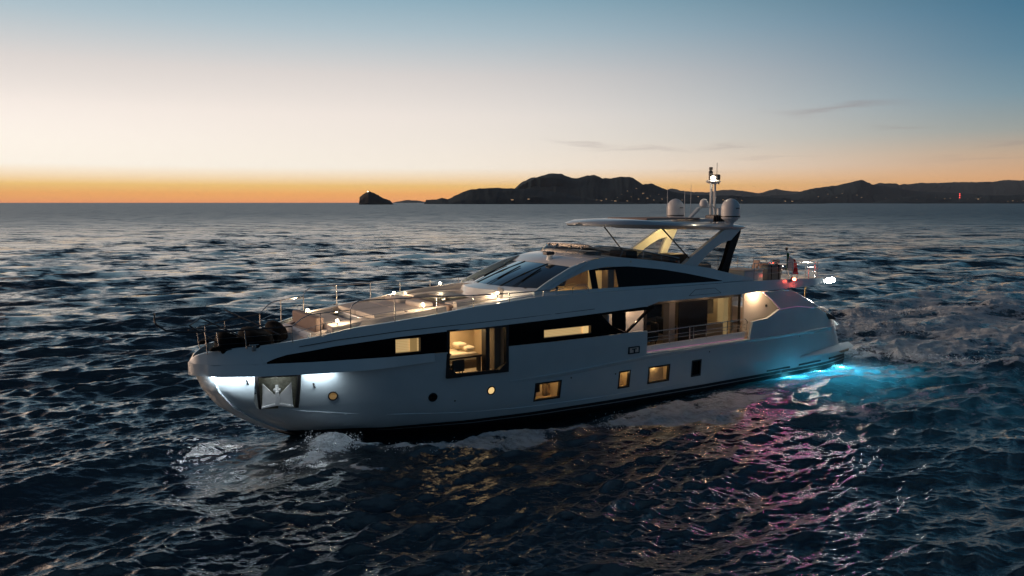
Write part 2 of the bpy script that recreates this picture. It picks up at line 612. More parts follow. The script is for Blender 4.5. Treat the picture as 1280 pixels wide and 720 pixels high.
    Z = np.where(inside, np.minimum(Z, -.35), Z)
    X2 = X + DX
    Y2 = Y + DY
    nr, na = X.shape
    co = np.empty((nr * na + 1, 3), np.float32)
    co[:-1, 0] = X2.ravel(); co[:-1, 1] = Y2.ravel(); co[:-1, 2] = Z.ravel()
    co[-1] = (0, 0, 0)
    idx = np.arange(nr * na, dtype=np.int32).reshape(nr, na)
    a = idx[:-1, :]; b = np.roll(idx, -1, axis=1)[:-1, :]
    c2 = np.roll(idx, -1, axis=1)[1:, :]; d2 = idx[1:, :]
    quads = np.stack([a, d2, c2, b], -1).reshape(-1, 4)
    tri = np.stack([np.full(na, nr * na, np.int32), idx[0], np.roll(idx[0], -1)], -1)
    me = bpy.data.meshes.new('sea')
    me.vertices.add(len(co))
    me.vertices.foreach_set('co', co.ravel())
    loops = np.concatenate([quads.ravel(), tri.ravel()]).astype(np.int32)
    me.loops.add(len(loops))
    me.loops.foreach_set('vertex_index', loops)
    nq, ntri = len(quads), len(tri)
    me.polygons.add(nq + ntri)
    ls = np.concatenate([np.arange(nq) * 4, nq * 4 + np.arange(ntri) * 3]).astype(np.int32)
    me.polygons.foreach_set('loop_start', ls)
    me.polygons.foreach_set('use_smooth', np.ones(nq + ntri, bool))
    me.update(calc_edges=True)
    for nm, arr in (('foam', foam), ('rough', np.sqrt(var)), ('aer', aer), ('far', sstep(math.log(110), math.log(800), np.log(RR)))):
        at = me.attributes.new(nm, 'FLOAT', 'POINT')
        full = np.zeros(len(co), np.float32)
        full[:-1] = arr.ravel()
        at.data.foreach_set('value', full)
    o = bpy.data.objects.new('sea', me)
    COL.objects.link(o)
    tag(o, kind='structure')
    return o


def sea_material():
    m = bpy.data.materials.new('sea water')
    m.use_nodes = True
    nt = m.node_tree
    nt.nodes.clear()
    n = nt.nodes.new
    L = nt.links.new

    def mth(op, a, b=None, clamp=False):
        k = n('ShaderNodeMath'); k.operation = op; k.use_clamp = clamp
        for i, v in enumerate((a, b)):
            if v is None: continue
            if isinstance(v, (int, float)): k.inputs[i].default_value = v
            else: L(v, k.inputs[i])
        return k.outputs[0]

    def attr(nm):
        k = n('ShaderNodeAttribute'); k.attribute_name = nm
        return k.outputs['Fac']

    def noise(scale, detail, rot, sc, rgh=.55):
        mp = n('ShaderNodeMapping')
        mp.inputs['Rotation'].default_value = (0, 0, rot)
        mp.inputs['Scale'].default_value = sc
        L(tco.outputs['Object'], mp.inputs[0])
        k = n('ShaderNodeTexNoise')
        k.inputs['Scale'].default_value = scale
        k.inputs['Detail'].default_value = detail
        k.inputs['Roughness'].default_value = rgh
        L(mp.outputs[0], k.inputs['Vector'])
        return k.outputs['Fac']
    tco = n('ShaderNodeTexCoord')
    foam, rough, aer = attr('foam'), attr('rough'), attr('aer')
    f1 = noise(1.7, 9, R(-33.5), (.55, 1.25, 1), .68)
    f2 = noise(8.0, 6, R(-33.5), (.7, 1.1, 1), .62)
    br = mth('ADD', mth('MULTIPLY', f1, .62), mth('MULTIPLY', f2, .38))
    mr = n('ShaderNodeMapRange'); mr.interpolation_type = 'SMOOTHSTEP'
    L(mth('ADD', mth('MULTIPLY', foam, .85), mth('MULTIPLY', mth('SUBTRACT', br, .5), 2.3)), mr.inputs[0])
    mr.inputs[1].default_value = .30; mr.inputs[2].default_value = .56
    ff = mth('MULTIPLY', mr.outputs[0], sg(n, L, foam, .04, .16))
    fluff = noise(2.6, 6, R(-33.5), (.6, 1.3, 1), .7)
    ff = mth('MULTIPLY', ff, mth('ADD', .88, mth('MULTIPLY', mth('SUBTRACT', fluff, .5), 2.6), True))
    # ripples
    r1 = noise(1.1, 5, R(-13), (.45, 1, 1), .6)
    r2 = noise(4.5, 4, R(8), (.5, 1, 1), .6)
    r3 = noise(15.0, 3, R(-6), (.6, 1, 1), .6)
    hsum = mth('ADD', mth('MULTIPLY', r1, .16), mth('ADD', mth('MULTIPLY', r2, .065), mth('MULTIPLY', r3, .012)))
    bp = n('ShaderNodeBump'); bp.inputs['Strength'].default_value = .7; bp.inputs['Distance'].default_value = 1.0
    L(hsum, bp.inputs['Height'])
    # waves too small for the mesh far out: tilt the normal itself
    def ncol(scale, detail, sc, rot):
        mp = n('ShaderNodeMapping'); mp.inputs['Rotation'].default_value = (0, 0, rot); mp.inputs['Scale'].default_value = sc
        L(tco.outputs['Object'], mp.inputs[0])
        k = n('ShaderNodeTexNoise'); k.inputs['Scale'].default_value = scale; k.inputs['Detail'].default_value = detail; k.inputs['Roughness'].default_value = .6
        L(mp.outputs[0], k.inputs['Vector'])
        v = n('ShaderNodeVectorMath'); v.operation = 'SUBTRACT'; v.inputs[1].default_value = (.5, .5, .5)
        L(k.outputs['Color'], v.inputs[0])
        return v.outputs[0]
    va = n('ShaderNodeVectorMath'); va.operation = 'ADD'
    L(ncol(.80, 4, (.55, 1, 1), R(6)), va.inputs[0]); L(ncol(.16, 4, (.6, .9, 1), R(-5)), va.inputs[1])
    vm = n('ShaderNodeVectorMath'); vm.operation = 'MULTIPLY'; vm.inputs[1].default_value = (3.2, 6.0, 0)
    L(va.outputs[0], vm.inputs[0])
    vsx = n('ShaderNodeVectorMath'); vsx.operation = 'SCALE'
    L(vm.outputs[0], vsx.inputs[0]); L(mth('MULTIPLY', rough, mth('SUBTRACT', 1.0, mth('MULTIPLY', attr('far'), .42))), vsx.inputs['Scale'])
    vn = n('ShaderNodeVectorMath'); vn.operation = 'ADD'
    L(bp.outputs[0], vn.inputs[0]); L(vsx.outputs[0], vn.inputs[1])
    nn_ = n('ShaderNodeVectorMath'); nn_.operation = 'NORMALIZE'
    L(vn.outputs[0], nn_.inputs[0])
    kf = attr('far')
    rg = mth('ADD', mth('MINIMUM', mth('ADD', .008, mth('MULTIPLY', rough, .22)), .07), mth('MULTIPLY', kf, .30))
    gl = n('ShaderNodeBsdfPrincipled')
    gl.inputs['Base Color'].default_value = (.0035, .008, .014, 1)
    gl.inputs['IOR'].default_value = 2.1
    L(rg, gl.inputs['Roughness']); L(nn_.outputs[0], gl.inputs['Normal'])
    tr = n('ShaderNodeBsdfTranslucent'); tr.inputs['Color'].default_value = (.25, .8, .9, 1)
    L(bp.outputs[0], tr.inputs['Normal'])
    mx = n('ShaderNodeMixShader')
    L(mth('ADD', .03, mth('MULTIPLY', mth('MULTIPLY', aer, mth('ADD', .35, br)), .38), True), mx.inputs[0])
    L(gl.outputs[0], mx.inputs[1]); L(tr.outputs[0], mx.inputs[2])
    fo = n('ShaderNodeBsdfDiffuse'); fo.inputs['Color'].default_value = (.88, .94, .98, 1)
    bf = n('ShaderNodeBump'); bf.inputs['Strength'].default_value = 1.0; bf.inputs['Distance'].default_value = .8
    L(br, bf.inputs['Height']); L(bf.outputs[0], fo.inputs['Normal'])
    ft = n('ShaderNodeBsdfTranslucent'); ft.inputs['Color'].default_value = (.6, .75, .8, 1)
    fm = n('ShaderNodeMixShader'); fm.inputs[0].default_value = .10
    L(fo.outputs[0], fm.inputs[1]); L(ft.outputs[0], fm.inputs[2])
    m2 = n('ShaderNodeMixShader')
    L(ff, m2.inputs[0]); L(mx.outputs[0], m2.inputs[1]); L(fm.outputs[0], m2.inputs[2])
    o = n('ShaderNodeOutputMaterial')
    L(m2.outputs[0], o.inputs['Surface'])
    return m


def sg(n, L, v, a, b):
    k = n('ShaderNodeMapRange'); k.interpolation_type = 'SMOOTHSTEP'
    L(v, k.inputs[0]); k.inputs[1].default_value = a; k.inputs[2].default_value = b
    return k.outputs[0]


sea = build_sea()
sea.data.materials.append(sea_material())

# ------------------------------------------------------------------ far land
M['land'] = mat('dark wooded hillside', (.014, .032, .045), .95, noise=.45, nscale=.012, spec=.1)
M['rock'] = mat('dark rock', (.045, .045, .046), .9, noise=.4, nscale=.02, spec=.2)
M['houselit'] = mat('lit house windows', (.8, .6, .3), .6, emit=(1.0, .62, .30), es=.75)
M['galv'] = mat('galvanised anchor steel', (.62, .62, .60), .42, .35, noise=.15, nscale=6)
M['housewall'] = mat('house wall', (.16, .15, .14), .8)


def ridge(name, D, prof, depth, seed, matn, rough=.06):
    """prof: (pixel column, pixel row of the skyline); the ridge stands D metres away"""
    us = np.array([p[0] for p in prof], float)
    vv = np.array([p[1] for p in prof], float)
    n = int(max(60, (us[-1] - us[0]) * .9))
    u = np.linspace(us[0], us[-1], n)
    v = np.interp(u, us, vv)
    g = np.random.default_rng(seed)
    px = D / 1000
    def fr(m, amp):
        a = np.zeros(m)
        for o, s in ((60, 1), (28, .6), (12, .36), (5, .24), (2.4, .17)):
            k = int(m / o) + 3
            a += np.interp(np.linspace(0, k - 1.01, m), np.arange(k), g.normal(size=k)) * s * amp
        return a
    zr = np.maximum((253.5 - v) * px + 0, 0)
    zr = np.maximum(zr + fr(n, .8 * px) * np.clip(zr / (3 * px), 0, 1), 0)
    rows = [0, .12, .25, .4, .55, .7, .85, 1.0, 1.3, 1.8]
    hs = [-.02, .10, .26, .42, .60, .76, .90, 1.0, .7, -.05]
    mb_v, mb_f = [], []
    for r_, hh in zip(rows, hs):
        dist = D - depth * (1 - r_)
        wob = fr(n, .06) if 0 < r_ < 1 else np.zeros(n)
        wob2 = fr(n, .25 * depth * .15) if 0 <= r_ < 1 else np.zeros(n)
        for k in range(n):
            X = (u[k] - 640) / 1000 * dist if r_ >= 1 else (u[k] - 640) / 1000 * D * (dist / D)
            mb_v.append((X, dist + wob2[k], max(-3, zr[k] * (hh + wob[k] * (hh > 0))) - (3 if r_ == 0 or r_ > 1.5 else 0)))
    for i in range(len(rows) - 1):
        for k in range(n - 1):
            mb_f.append((i * n + k, i * n + k + 1, (i + 1) * n + k + 1, (i + 1) * n + k))
    mb = MB()
    mb.add(mb_v, mb_f, 0, True)
    o = mb.build(name, matn)
    return tag(o, kind='structure')


ridge('hills', 14000, [(1085, 232), (1095, 229), (1120, 232), (1160, 229), (1200, 228), (1250, 225), (1290, 226), (1380, 222), (1500, 232)], 1500, 1, 'land')
ridge('hills', 17000, [(800, 250), (822, 240), (838, 236), (855, 239), (880, 240), (905, 238), (925, 237), (945, 239), (968, 235), (985, 239), (1020, 242), (1060, 252)], 1200, 2, 'land')
ridge('hills', 9500, [(900, 253), (918, 246), (940, 243), (985, 241), (1010, 236), (1030, 233), (1045, 231), (1062, 227), (1072, 226), (1090, 231), (1120, 235), (1150, 239), (1180, 241), (1230, 242), (1290, 243), (1400, 240), (1480, 253)], 1500, 3, 'land')
ridge('headland', 6500, [(620, 253), (640, 237), (652, 229), (664, 223), (678, 219), (690, 217), (702, 218), (714, 223), (722, 224), (733, 220), (742, 219), (752, 223), (762, 223), (775, 221), (790, 222), (802, 229), (812, 227), (826, 233), (838, 238), (860, 242), (905, 243), (960, 246), (1010, 251), (1030, 253.5)], 1100, 4, 'land')
ridge('headland', 4800, [(531, 253), (533, 247), (545, 247), (553, 245), (560, 247), (571, 242), (585, 236), (600, 234), (640, 233.5), (665, 235), (690, 239), (720, 244), (760, 249), (810, 253.5)], 500, 5, 'land')
ridge('headland', 7400, [(1085, 253.5), (1110, 249), (1150, 245), (1185, 246), (1230, 244), (1300, 243), (1380, 246), (1450, 253.5)], 600, 6, 'land')
isl = ridge('rock_island', 3600, [(450, 253.5), (450.6, 244), (454, 241), (461, 237), (468, 239), (478, 244), (488, 248), (493, 253.5)], 120, 9, 'rock')
ridge('low_cape', 17800, [(492, 252.6), (505, 249.6), (520, 250), (534, 252.6)], 500, 10, 'land')

# lighthouse on the rock island
D = 3590
lx, lz = (461 - 640) / 1000 * D, (253 - 238) / 1000 * D
lh = bpy.data.objects.new('lighthouse', None)
COL.objects.link(lh)
lh.location = (lx, D, lz - 8)
tag(lh, 'small lighthouse with a lit lantern on top of the lone rocky island', 'lighthouse')
MB().lathe([(3.5, 0), (2.8, 9), (3.4, 9.3), (3.4, 9.8)], n=12).build('tower', 'housewall', lh)
MB().lathe([(2.0, 9.8), (2.2, 11.5), (1.8, 13)], n=12).build('lantern', mat('lighthouse lantern', (1, 1, .9), .4, emit=(1, .85, .6), es=8), lh)
# red beacon mast on the right headland
D = 7000
bmst = bpy.data.objects.new('radio_mast', None)
COL.objects.link(bmst)
bx, bz = (1196 - 640) / 1000 * D, (253 - 247.5) / 1000 * D
bmst.location = (bx, D, bz - 10)
tag(bmst, 'tall radio mast with stacked red beacons on the low right-hand headland', 'radio mast')
mm = MB()
for a_ in range(3):
    t = a_ * 2.094
    mm.tube([(4 * math.cos(t), 4 * math.sin(t), 0), (1 * math.cos(t), 1 * math.sin(t), 56)], .7, 5)
for k in range(7):
    r_ = 4 - 3 * (k / 7)
    mm.tube([(r_ * math.cos(t), r_ * math.sin(t), k * 8) for t in (0, 2.094, 4.189, 6.283)], .4, 4)
mm.build('lattice', 'housewall', bmst)
for z in (22, 38, 54):
    MB().lathe([(.5, -3), (3.2, -1.6), (3.2, 1.6), (.5, 3)], (0, 0, z), 8).build('beacon', 'redsmall', bmst)

# lit houses scattered along the far shores
hm = MB()
hm.box(-7, 7, -5, 5, 0, 5.5, 0)
hm.prism([(-5.6, 5.5), (5.6, 5.5), (0, 8.5)], 'x', -7.4, 7.4, 0)
for wx_ in (-4.5, 0, 4.5):
    hm.box(wx_ - 1.5, wx_ + 1.5, -5.15, -5.02, 1.2, 4.2, 1)
house0 = hm.build('house', ['housewall', 'houselit'])
spots = [(745, 250, 6300), (751, 251, 6200), (757, 249, 6300), (764, 250.5, 6200), (771, 247, 6350), (776, 243, 6350), (783, 239, 6400), (788, 246, 6300), (794, 236, 6420),
         (797, 249, 6200), (803, 242, 6350), (808, 248, 6250), (812, 245, 6300), (816, 250, 6150), (822, 243, 6350), (826, 249, 6200), (833, 247, 6300), (838, 251, 6050), (843, 249, 6200),
         (851, 250, 6150), (862, 248, 6250), (871, 246, 6300), (880, 250, 6100), (893, 247, 6250), (902, 250, 6100), (911, 249, 6200), (925, 250.5, 6050), (938, 249, 6200), (952, 251, 6000), (979, 251.6, 5700),
         (988, 251.8, 5600), (1020, 246, 9000), (1032, 243, 9100), (1043, 247, 8900), (1050, 242, 9150), (1056, 248, 8800), (1068, 244, 9000), (1074, 247, 8900), (1081, 243, 9100), (1092, 246, 8900), (1104, 248, 8750),
         (1120, 249, 7000), (1143, 249.5, 7000), (1166, 247.5, 7150), (1170, 248, 7150), (1177, 248.6, 7100), (1184, 248, 7150), (1206, 249, 7050), (1216, 248, 7150), (1219, 249, 7100), (1222, 247.5, 7200), (1256, 251.6, 6850),
         (1262, 251, 6900), (1268, 251.4, 6880), (1275, 251, 6900), (768, 251.4, 5750), (783, 251.2, 5800), (661, 249, 4500), (640, 250, 4500)]
from mathutils.bvhtree import BVHTree
land = []
for o in list(COL.objects):
    if o.name.split('.')[0] in ('hills', 'headland', 'rock_island'):
        land.append(BVHTree.FromPolygons([v.co.copy() for v in o.data.vertices], [tuple(p.vertices) for p in o.data.polygons]))
placed = 0
for i, (u, v, D) in enumerate(spots):
    # stand each house on the hillside where the slope rises to this height
    d = Vector(((u - 640) / 1000, 1, (253 - v) / 1000))
    best = None
    for b in land:
        hit = b.ray_cast(Vector((0, 0, CAM_H)), d)
        if hit[0] and (best is None or hit[0].y < best.y): best = hit[0]
    if best is None: continue
    o = house0 if placed == 0 else house0.copy()
    if placed: COL.objects.link(o)
    placed += 1
    s = .35 + .75 * random.random()
    o.location = (best.x, best.y - 2, best.z - 2)
    o.scale = (s, s, s)
    o.rotation_euler = (0, 0, random.uniform(-.5, .5))
    tag(o, 'tiny distant house with lit windows on the dark far shore', 'house', 'lit houses along the far shore')

# ================================================================== THE YACHT
yacht = bpy.data.objects.new('motor_yacht', None)
COL.objects.link(yacht)
yacht.location = ORG
yacht.rotation_euler = (0, 0, YAW)
tag(yacht, 'long white motor yacht under way at dusk with lit cabins and open hardtop', 'yacht')

BX = [-20, -18.5, -17.3, -16, -14, -12, -8, 0, 4, 8, 11.4, 14.1, 16, 17.3, 17.8, 18.0, 18.06]
BY = [2.5, 2.85, 3.15, 3.4, 3.6, 3.72, 3.8, 3.8, 3.75, 3.5, 3.1, 2.42, 1.72, .98, .5, .2, 0]


def bs(x): return float(np.interp(x, BX, BY))


def interp(x, t): return float(np.interp(x, [p[0] for p in t], [p[1] for p in t]))


ZS = [(-9, 5.22), (-.7, 5.34), (4.6, 5.38), (6.2, 5.25), (7.85, 5.14), (9.42, 4.94), (11.12, 4.77), (12.74, 4.60), (13.83, 4.37), (14.81, 4.20), (15.5, 4.12), (16.3, 4.04), (17.3, 3.93), (17.8, 3.72), (18.06, 3.45)]
def zs(x): return interp(x, ZS)
STEM = [(-1.2, 12.4), (-.04, 14.1), (.55, 15.37), (1.1, 16.3), (1.7, 17.1), (2.4, 17.6), (3.0, 17.84), (3.4, 17.95)]
STERN = [(-1.2, -17.6), (.6, -17.75), (1.06, -17.15), (1.7, -16.9), (2.35, -16.5), (3.4, -16.0)]
BW = [(0, 0), (.3, .18), (1, .5), (2, .9), (4, 1.7), (7, 2.6), (10, 3.1), (14, 3.4), (20, 3.58), (28, 3.55), (32, 3.4), (35, 3.0), (38, 2.7)]


def hullp(xt, z):
    """point of the hull side for station xt at height z"""
    xs_ = interp(z, STEM)
    a_ = max(8.5, 18.06 - 2.3 * (18.06 - xs_))
    wb = max(0, xt - a_) / (18.06 - a_)
    ws = np.clip((-12 - xt) / (18.3 - 12), 0, 1)
    x = xt + (interp(z, STEM) - 18.06) * wb + (interp(z, STERN) + 18.3) * ws
    yd = bs(xt)
    if xt >= 18.05: return (x, 0.0, z)
    yw = interp(interp(z, STEM) - x, BW)
    yw = min(yw, yd)
    t = np.clip(z / 3.0, 0, 1) ** .62 if z > 0 else 0
    y = yw * (1 - t) + yd * t
    if z <= 3.0: y -= (.10 * np.clip((xt - 7.5) / 3, 0, 1) + .14 * np.clip((xt - 11.5) / 2, 0, 1)) * (1 if xt < 17.3 else .4)
    if z < 0: y *= (1 + .30 * z)
    return (x, max(y, 0), z)


# window openings in the hull side: station range, z range
OPEN = [(3.62, 4.91, .89, 1.66), (-.27, .37, .89, 1.66), (-2.74, -1.42, .89, 1.66), (-4.85, -4.24, .89, 1.66), (6.36, 9.04, 2.4, 3.42), (14.50, 16.05, 1.60, 2.98)]
XT = sorted(set([round(v, 3) for v in list(np.arange(-18.3, 9.0, .55)) + list(np.arange(9, 16.6, .35)) + list(np.arange(16.7, 17.9, .13)) + [17.9, 17.96, 18.02, 18.06]] +
                [v for o_ in OPEN for v in o_[:2]] + [-1.2, -1.201]))
XT = [x for i, x in enumerate(XT) if i == 0 or x - XT[i - 1] > 1e-4]
# drop stations too close to opening edges
keep = [v for o_ in OPEN for v in o_[:2]] + [-1.2, -1.201, -18.3, 18.06]
XT = [x for x in XT if x in keep or all(abs(x - k) > .12 for k in keep)]
ZL = [-1.2, -.5, -.05, .20, .235, .38, .62, .89, 1.1, 1.36, 1.60, 1.66, 1.95, 2.15, 2.35, 2.4, 2.7, 2.98, 3.0, 3.42]


def in_open(xa, xb, za, zb):
    xm, zm = (xa + xb) / 2, (za + zb) / 2
    return any(o_[0] < xm < o_[1] and o_[2] < zm < o_[3] for o_ in OPEN)


hull = MB()
for side in (1, -1):
    vv = []
    for x in XT:
        for z in ZL:
            p = hullp(x, z)
            vv.append((p[0], p[1] * side, p[2]))
    nz = len(ZL)
    fs, ms = [], []
    for i in range(len(XT) - 1):
        for j in range(nz - 1):
            xm, zm = (XT[i] + XT[i + 1]) / 2, (ZL[j] + ZL[j + 1]) / 2
            if zm > 2.35 and xm < -1.2: continue
            if in_open(XT[i], XT[i + 1], ZL[j], ZL[j + 1]): continue
            q = (i * nz + j, (i + 1) * nz + j, (i + 1) * nz + j + 1, i * nz + j + 1)
            mi = 1 if zm < .38 else 0
            if .20 < zm < .235 and xm < 12.3: mi = 2
            hull.add([vv[k] for k in q], [(0, 1, 2, 3)], mi, True)
# transom and bottom closing faces
tr = [hullp(-18.3, z) for z in ZL if z <= 2.36]
hull.loft([[(p[0], p[1], p[2]) for p in tr], [(p[0], -p[1], p[2]) for p in tr]], 0, caps=False, closed=False)
bt = [hullp(x, -1.2) for x in XT]
hull.loft([bt, [(p[0], -p[1], p[2]) for p in bt]], 1, caps=False, closed=False)
hull.build('hull', ['hull', 'anti', 'bootline'], yacht)


def strip(mb, xs, zb, zt, yb, yt, th=.08, side=1, mi=0, smooth=True):
    rings = []
    for x in xs:
        a, b = zb(x), zt(x)
        if b - a < .004: b = a + .004
        ya, yb_ = yb(x), yt(x)
        rings.append([(x, side * ya, a), (x, side * yb_, b), (x, side * max(yb_ - th, 0), b), (x, side * max(ya - th, 0), a)])
    return mb.loft(rings, mi, True, True, smooth)


def rngx(a, b, st=.4):
    n = max(2, int(abs(b - a) / st) + 1)
    return list(np.linspace(a, b, n))


BT = [(-.6, 4.54), (1.53, 4.46), (6.46, 4.32), (9.16, 4.25), (11.15, 4.18), (13.37, 3.98), (15.22, 3.72), (15.85, 3.44)]
def bandtop(x): return interp(x, BT)
ZB = 3.43

for side in (1, -1):
    # bow lip above the flare lights
    mb = MB()
    strip(mb, rngx(9.6, 17.5) + rngx(17.56, 18.06, .08), lambda x: 3.0 + .10 * max(0, (12 - x) / 2.4), lambda x: 3.43, lambda x: bs(x) + .03 + .09 * min(1, max(0, (x - 11) / 2)) * (1 if x < 17.6 else .3), lambda x: bs(x) + .0, .26, side)
    strip(mb, rngx(15.7, 17.5) + rngx(17.56, 18.06, .08), lambda x: 3.432, lambda x: zs(x), lambda x: bs(x), lambda x: max(bs(x) - .22, 0), .12, side)
    mb.build('bow_bulwark', 'hull', yacht)
    # white coaming over the black glazing
    mb = MB()
    def yb2(x): return bs(x) + .012
    def yt2(x): return bs(x) - .13 - .09 * np.clip((x - 12) / 4, 0, 1)
    strip(mb, rngx(-1.2, 15.85), lambda x: bandtop(x) if x > -.6 else 4.55, lambda x: zs(x), yb2, yt2, .10, side)
    mb.build('upper_coaming', 'hull', yacht)
    # thin dark seam line running along the coaming
    mb = MB()
    strip(mb, rngx(1.9, 14.6), lambda x: bandtop(x) + .2, lambda x: bandtop(x) + .222, lambda x: bs(x) - .018 - .03 * np.clip((x - 12) / 4, 0, 1), lambda x: bs(x) - .018 - .03 * np.clip((x - 12) / 4, 0, 1), .02, side)
    mb.build('groove', 'blacktrim', yacht)
    # black side glazing with openings left for the lit windows
    mb = MB()
    gy = lambda x: bs(x) - .03
    full = [(-1.6, 2.06), (4.60, 6.36), (9.04, 10.12), (11.18, 15.83)]
    if side < 0: full = [(-1.6, 15.83)]
    for a, b in full:
        if a == -1.6 and side > 0:
            # pieces round the triangular opening
            strip(mb, rngx(1.5, b), lambda x: ZB, bandtop, gy, gy, .05, side)
            strip(mb, [-1.6, .88, 1.5], lambda x: interp(x, [(-1.6, 4.4), (1.5, 4.36)]), bandtop if False else (lambda x: 4.55), gy, gy, .05, side)
            strip(mb, [.88, 1.5], lambda x: ZB, lambda x: interp(x, [(.88, 3.80), (1.5, 4.36)]), gy, gy, .05, side)
            strip(mb, [.05, .88], lambda x: ZB, lambda x: 3.80 if x > .5 else 3.43, gy, gy, .05, side)
            strip(mb, [.1, .88], lambda x: interp(x, [(.1, 3.48), (.88, 3.80)]), lambda x: 4.37, gy, gy, .05, side)
        else:
            strip(mb, rngx(a, b), lambda x: ZB, bandtop, gy, gy, .05, side)
    if side > 0:
        for a, b, z0, z1 in ((2.06, 4.60, 3.58, 3.97), (10.12, 11.18, 3.52, 4.11)):
            strip(mb, rngx(a, b, .5), lambda x: ZB, lambda x: z0, gy, gy, .05, side)
            strip(mb, rngx(a, b, .5), lambda x: z1, bandtop, gy, gy, .05, side)
    mb.build('side_glazing', 'black', yacht)

# upper-deck and fore-deck surfaces
DZ = [(-16, 5.0), (4.2, 5.22), (6.2, 5.08), (7.85, 4.98), (9.4, 4.80), (11.1, 4.62), (12.7, 4.44), (13.8, 4.2), (14.7, 3.92), (15.3, 3.82), (16.5, 3.75), (17.5, 3.66), (17.9, 3.5)]
def dz(x): return interp(x, DZ)
mb = MB()
ringsd = []
for x in rngx(3.4, 17.9, .3):
    h = max(bs(x) - .20, .05)
    wl_ = .30 * min(1, max(0, (x - 4.6) / .4)) * min(1, max(0, (13.4 - x) / .3))
    ringsd.append([(x, h * t, dz(x) + .05 * (1 - t * t) - (wl_ if abs(h * t) < 2.45 else 0)) for t in list(np.linspace(-1, -.8, 3)) + list(np.linspace(-.78, .78, 13)) + list(np.linspace(.8, 1, 3))])
mb.loft(ringsd, 0, False, False, True)
mb.build('foredeck', 'deck', yacht)

# cabin windows set in the band
def panel(mb, x0, x1, z0, z1, off, mi=0, n=4):
    for a, b in zip(np.linspace(x0, x1, n)[:-1], np.linspace(x0, x1, n)[1:]):
        mb.add([(a, bs(a) + off, z0), (b, bs(b) + off, z0), (b, bs(b) + off, z1), (a, bs(a) + off, z1)], [(0, 1, 2, 3)], mi)


o = bpy.data.objects.new('band_window', None)
for (x0, x1, z0, z1, mt, lab) in ((10.12, 11.18, 3.52, 4.11, 'blind', 'short lit window with drawn blind'), (2.06, 4.60, 3.58, 3.97, 'blind', 'long low lit window with drawn blind')):
    f = MB()
    for (a, b, c, d) in ((x0, x1, z0, z0 + .03), (x0, x1, z1 - .03, z1), (x0, x0 + .03, z0, z1), (x1 - .03, x1, z0, z1)):
        strip(f, [a, b], lambda x: c, lambda x: d, lambda x: bs(x) - .04, lambda x: bs(x) - .04, .16)
    fo = f.build('band_window', 'blacktrim', yacht)
    tag(fo, lab)
    p = MB()
    panel(p, x0, x1, z0, z1, -.20)
    p.build('blind', M[mt], fo)
    # curtain edge at one end
    p = MB()
    xe = x0 + .12 if x0 > 5 else x0 + .10
    pts = []
    for k in range(9):
        t = k / 8
        pts.append((xe + .30 * t, bs(xe) - .15 + .02 * math.sin(t * 25)))
    p.loft([[(a, b, z) for a, b in pts] for z in (z0 + .02, z1 - .02)], 0, False, False, True)
    p.build('curtain', 'litdim' if x0 > 5 else 'litglass', fo)
    g = MB()
    panel(g, x0, x1, z0, z1, -.055)
    g.build('pane', 'glass', fo)

# low hull windows: dark frame, niche, pane
def niche(o_, lit, label, depth=.55):
    x0, x1, z0, z1 = o_
    y0 = hullp((x0 + x1) / 2, (z0 + z1) / 2)[1]
    fr = MB()
    t = .075
    yo = lambda x, z: hullp(x, z)[1] + .012
    def bar(a, b, c, d):
        fr.loft([[(x, yo(x, c), c), (x, yo(x, d), d), (x, yo(x, d) - .14, d), (x, yo(x, c) - .14, c)] for x in (a, b)], 0)
    bar(x0 - t * .4, x1 + t * .4, z0 - t * .4, z0 + t * .6); bar(x0 - t * .4, x1 + t * .4, z1 - t * .6, z1 + t * .4)
    bar(x0 - t * .4, x0 + t * .6, z0 + t * .6, z1 - t * .6); bar(x1 - t * .6, x1 + t * .4, z0 + t * .6, z1 - t * .6)
    f = fr.build('hull_window', 'blacktrim', yacht)
    tag(f, label)
    b = MB()
    yb, yf = y0 - depth, y0 - .10
    b.add([(x0, yb, z0), (x1, yb, z0), (x1, yb, z1), (x0, yb, z1)], [(0, 1, 2, 3)])
    b.add([(x0, yb, z0), (x1, yb, z0), (x1, yf, z0), (x0, yf, z0)], [(0, 1, 2, 3)])
    b.add([(x0, yb, z1), (x1, yb, z1), (x1, yf, z1), (x0, yf, z1)], [(0, 1, 2, 3)])
    for x in (x0, x1): b.add([(x, yb, z0), (x, yf, z0), (x, yf, z1), (x, yb, z1)], [(0, 1, 2, 3)])
    b.build('reveal', 'roombeige' if lit else 'darkwood', f)
    p = MB()
    p.add([(x0, y0 - .06, z0), (x1, y0 - .06, z0), (x1, y0 - .06, z1), (x0, y0 - .06, z1)], [(0, 1, 2, 3)])
    p.build('pane', 'glass' if lit else 'black', f)
    if lit: light('POINT', 'cabin_lamp', f, ((x0 + x1) / 2, y0 - .28, z1 - .12), lit, (1, .68, .30), .05)
    return f


w1_ = niche(OPEN[0], 5, 'lit hull window with a dark television inside', .75)
tv = MB().box(4.25, 4.75, OPENY - .62, OPENY - .58, 1.15, 1.5) if False else None
y0 = hullp(4.2, 1.3)[1]
MB().box(4.30, 4.80, y0 - .60, y0 - .55, 1.12, 1.50).build('television', 'black', w1_)
MB().box(3.9, 4.06, y0 - .7, y0 - .55, .9, 1.45).build('cabinet', 'wood', w1_)
niche(OPEN[1], 2.8, 'narrow lit hull window', .5)
niche(OPEN[2], 3.6, 'square lit hull window', .4)
niche(OPEN[3], 0, 'dark unlit hull window')

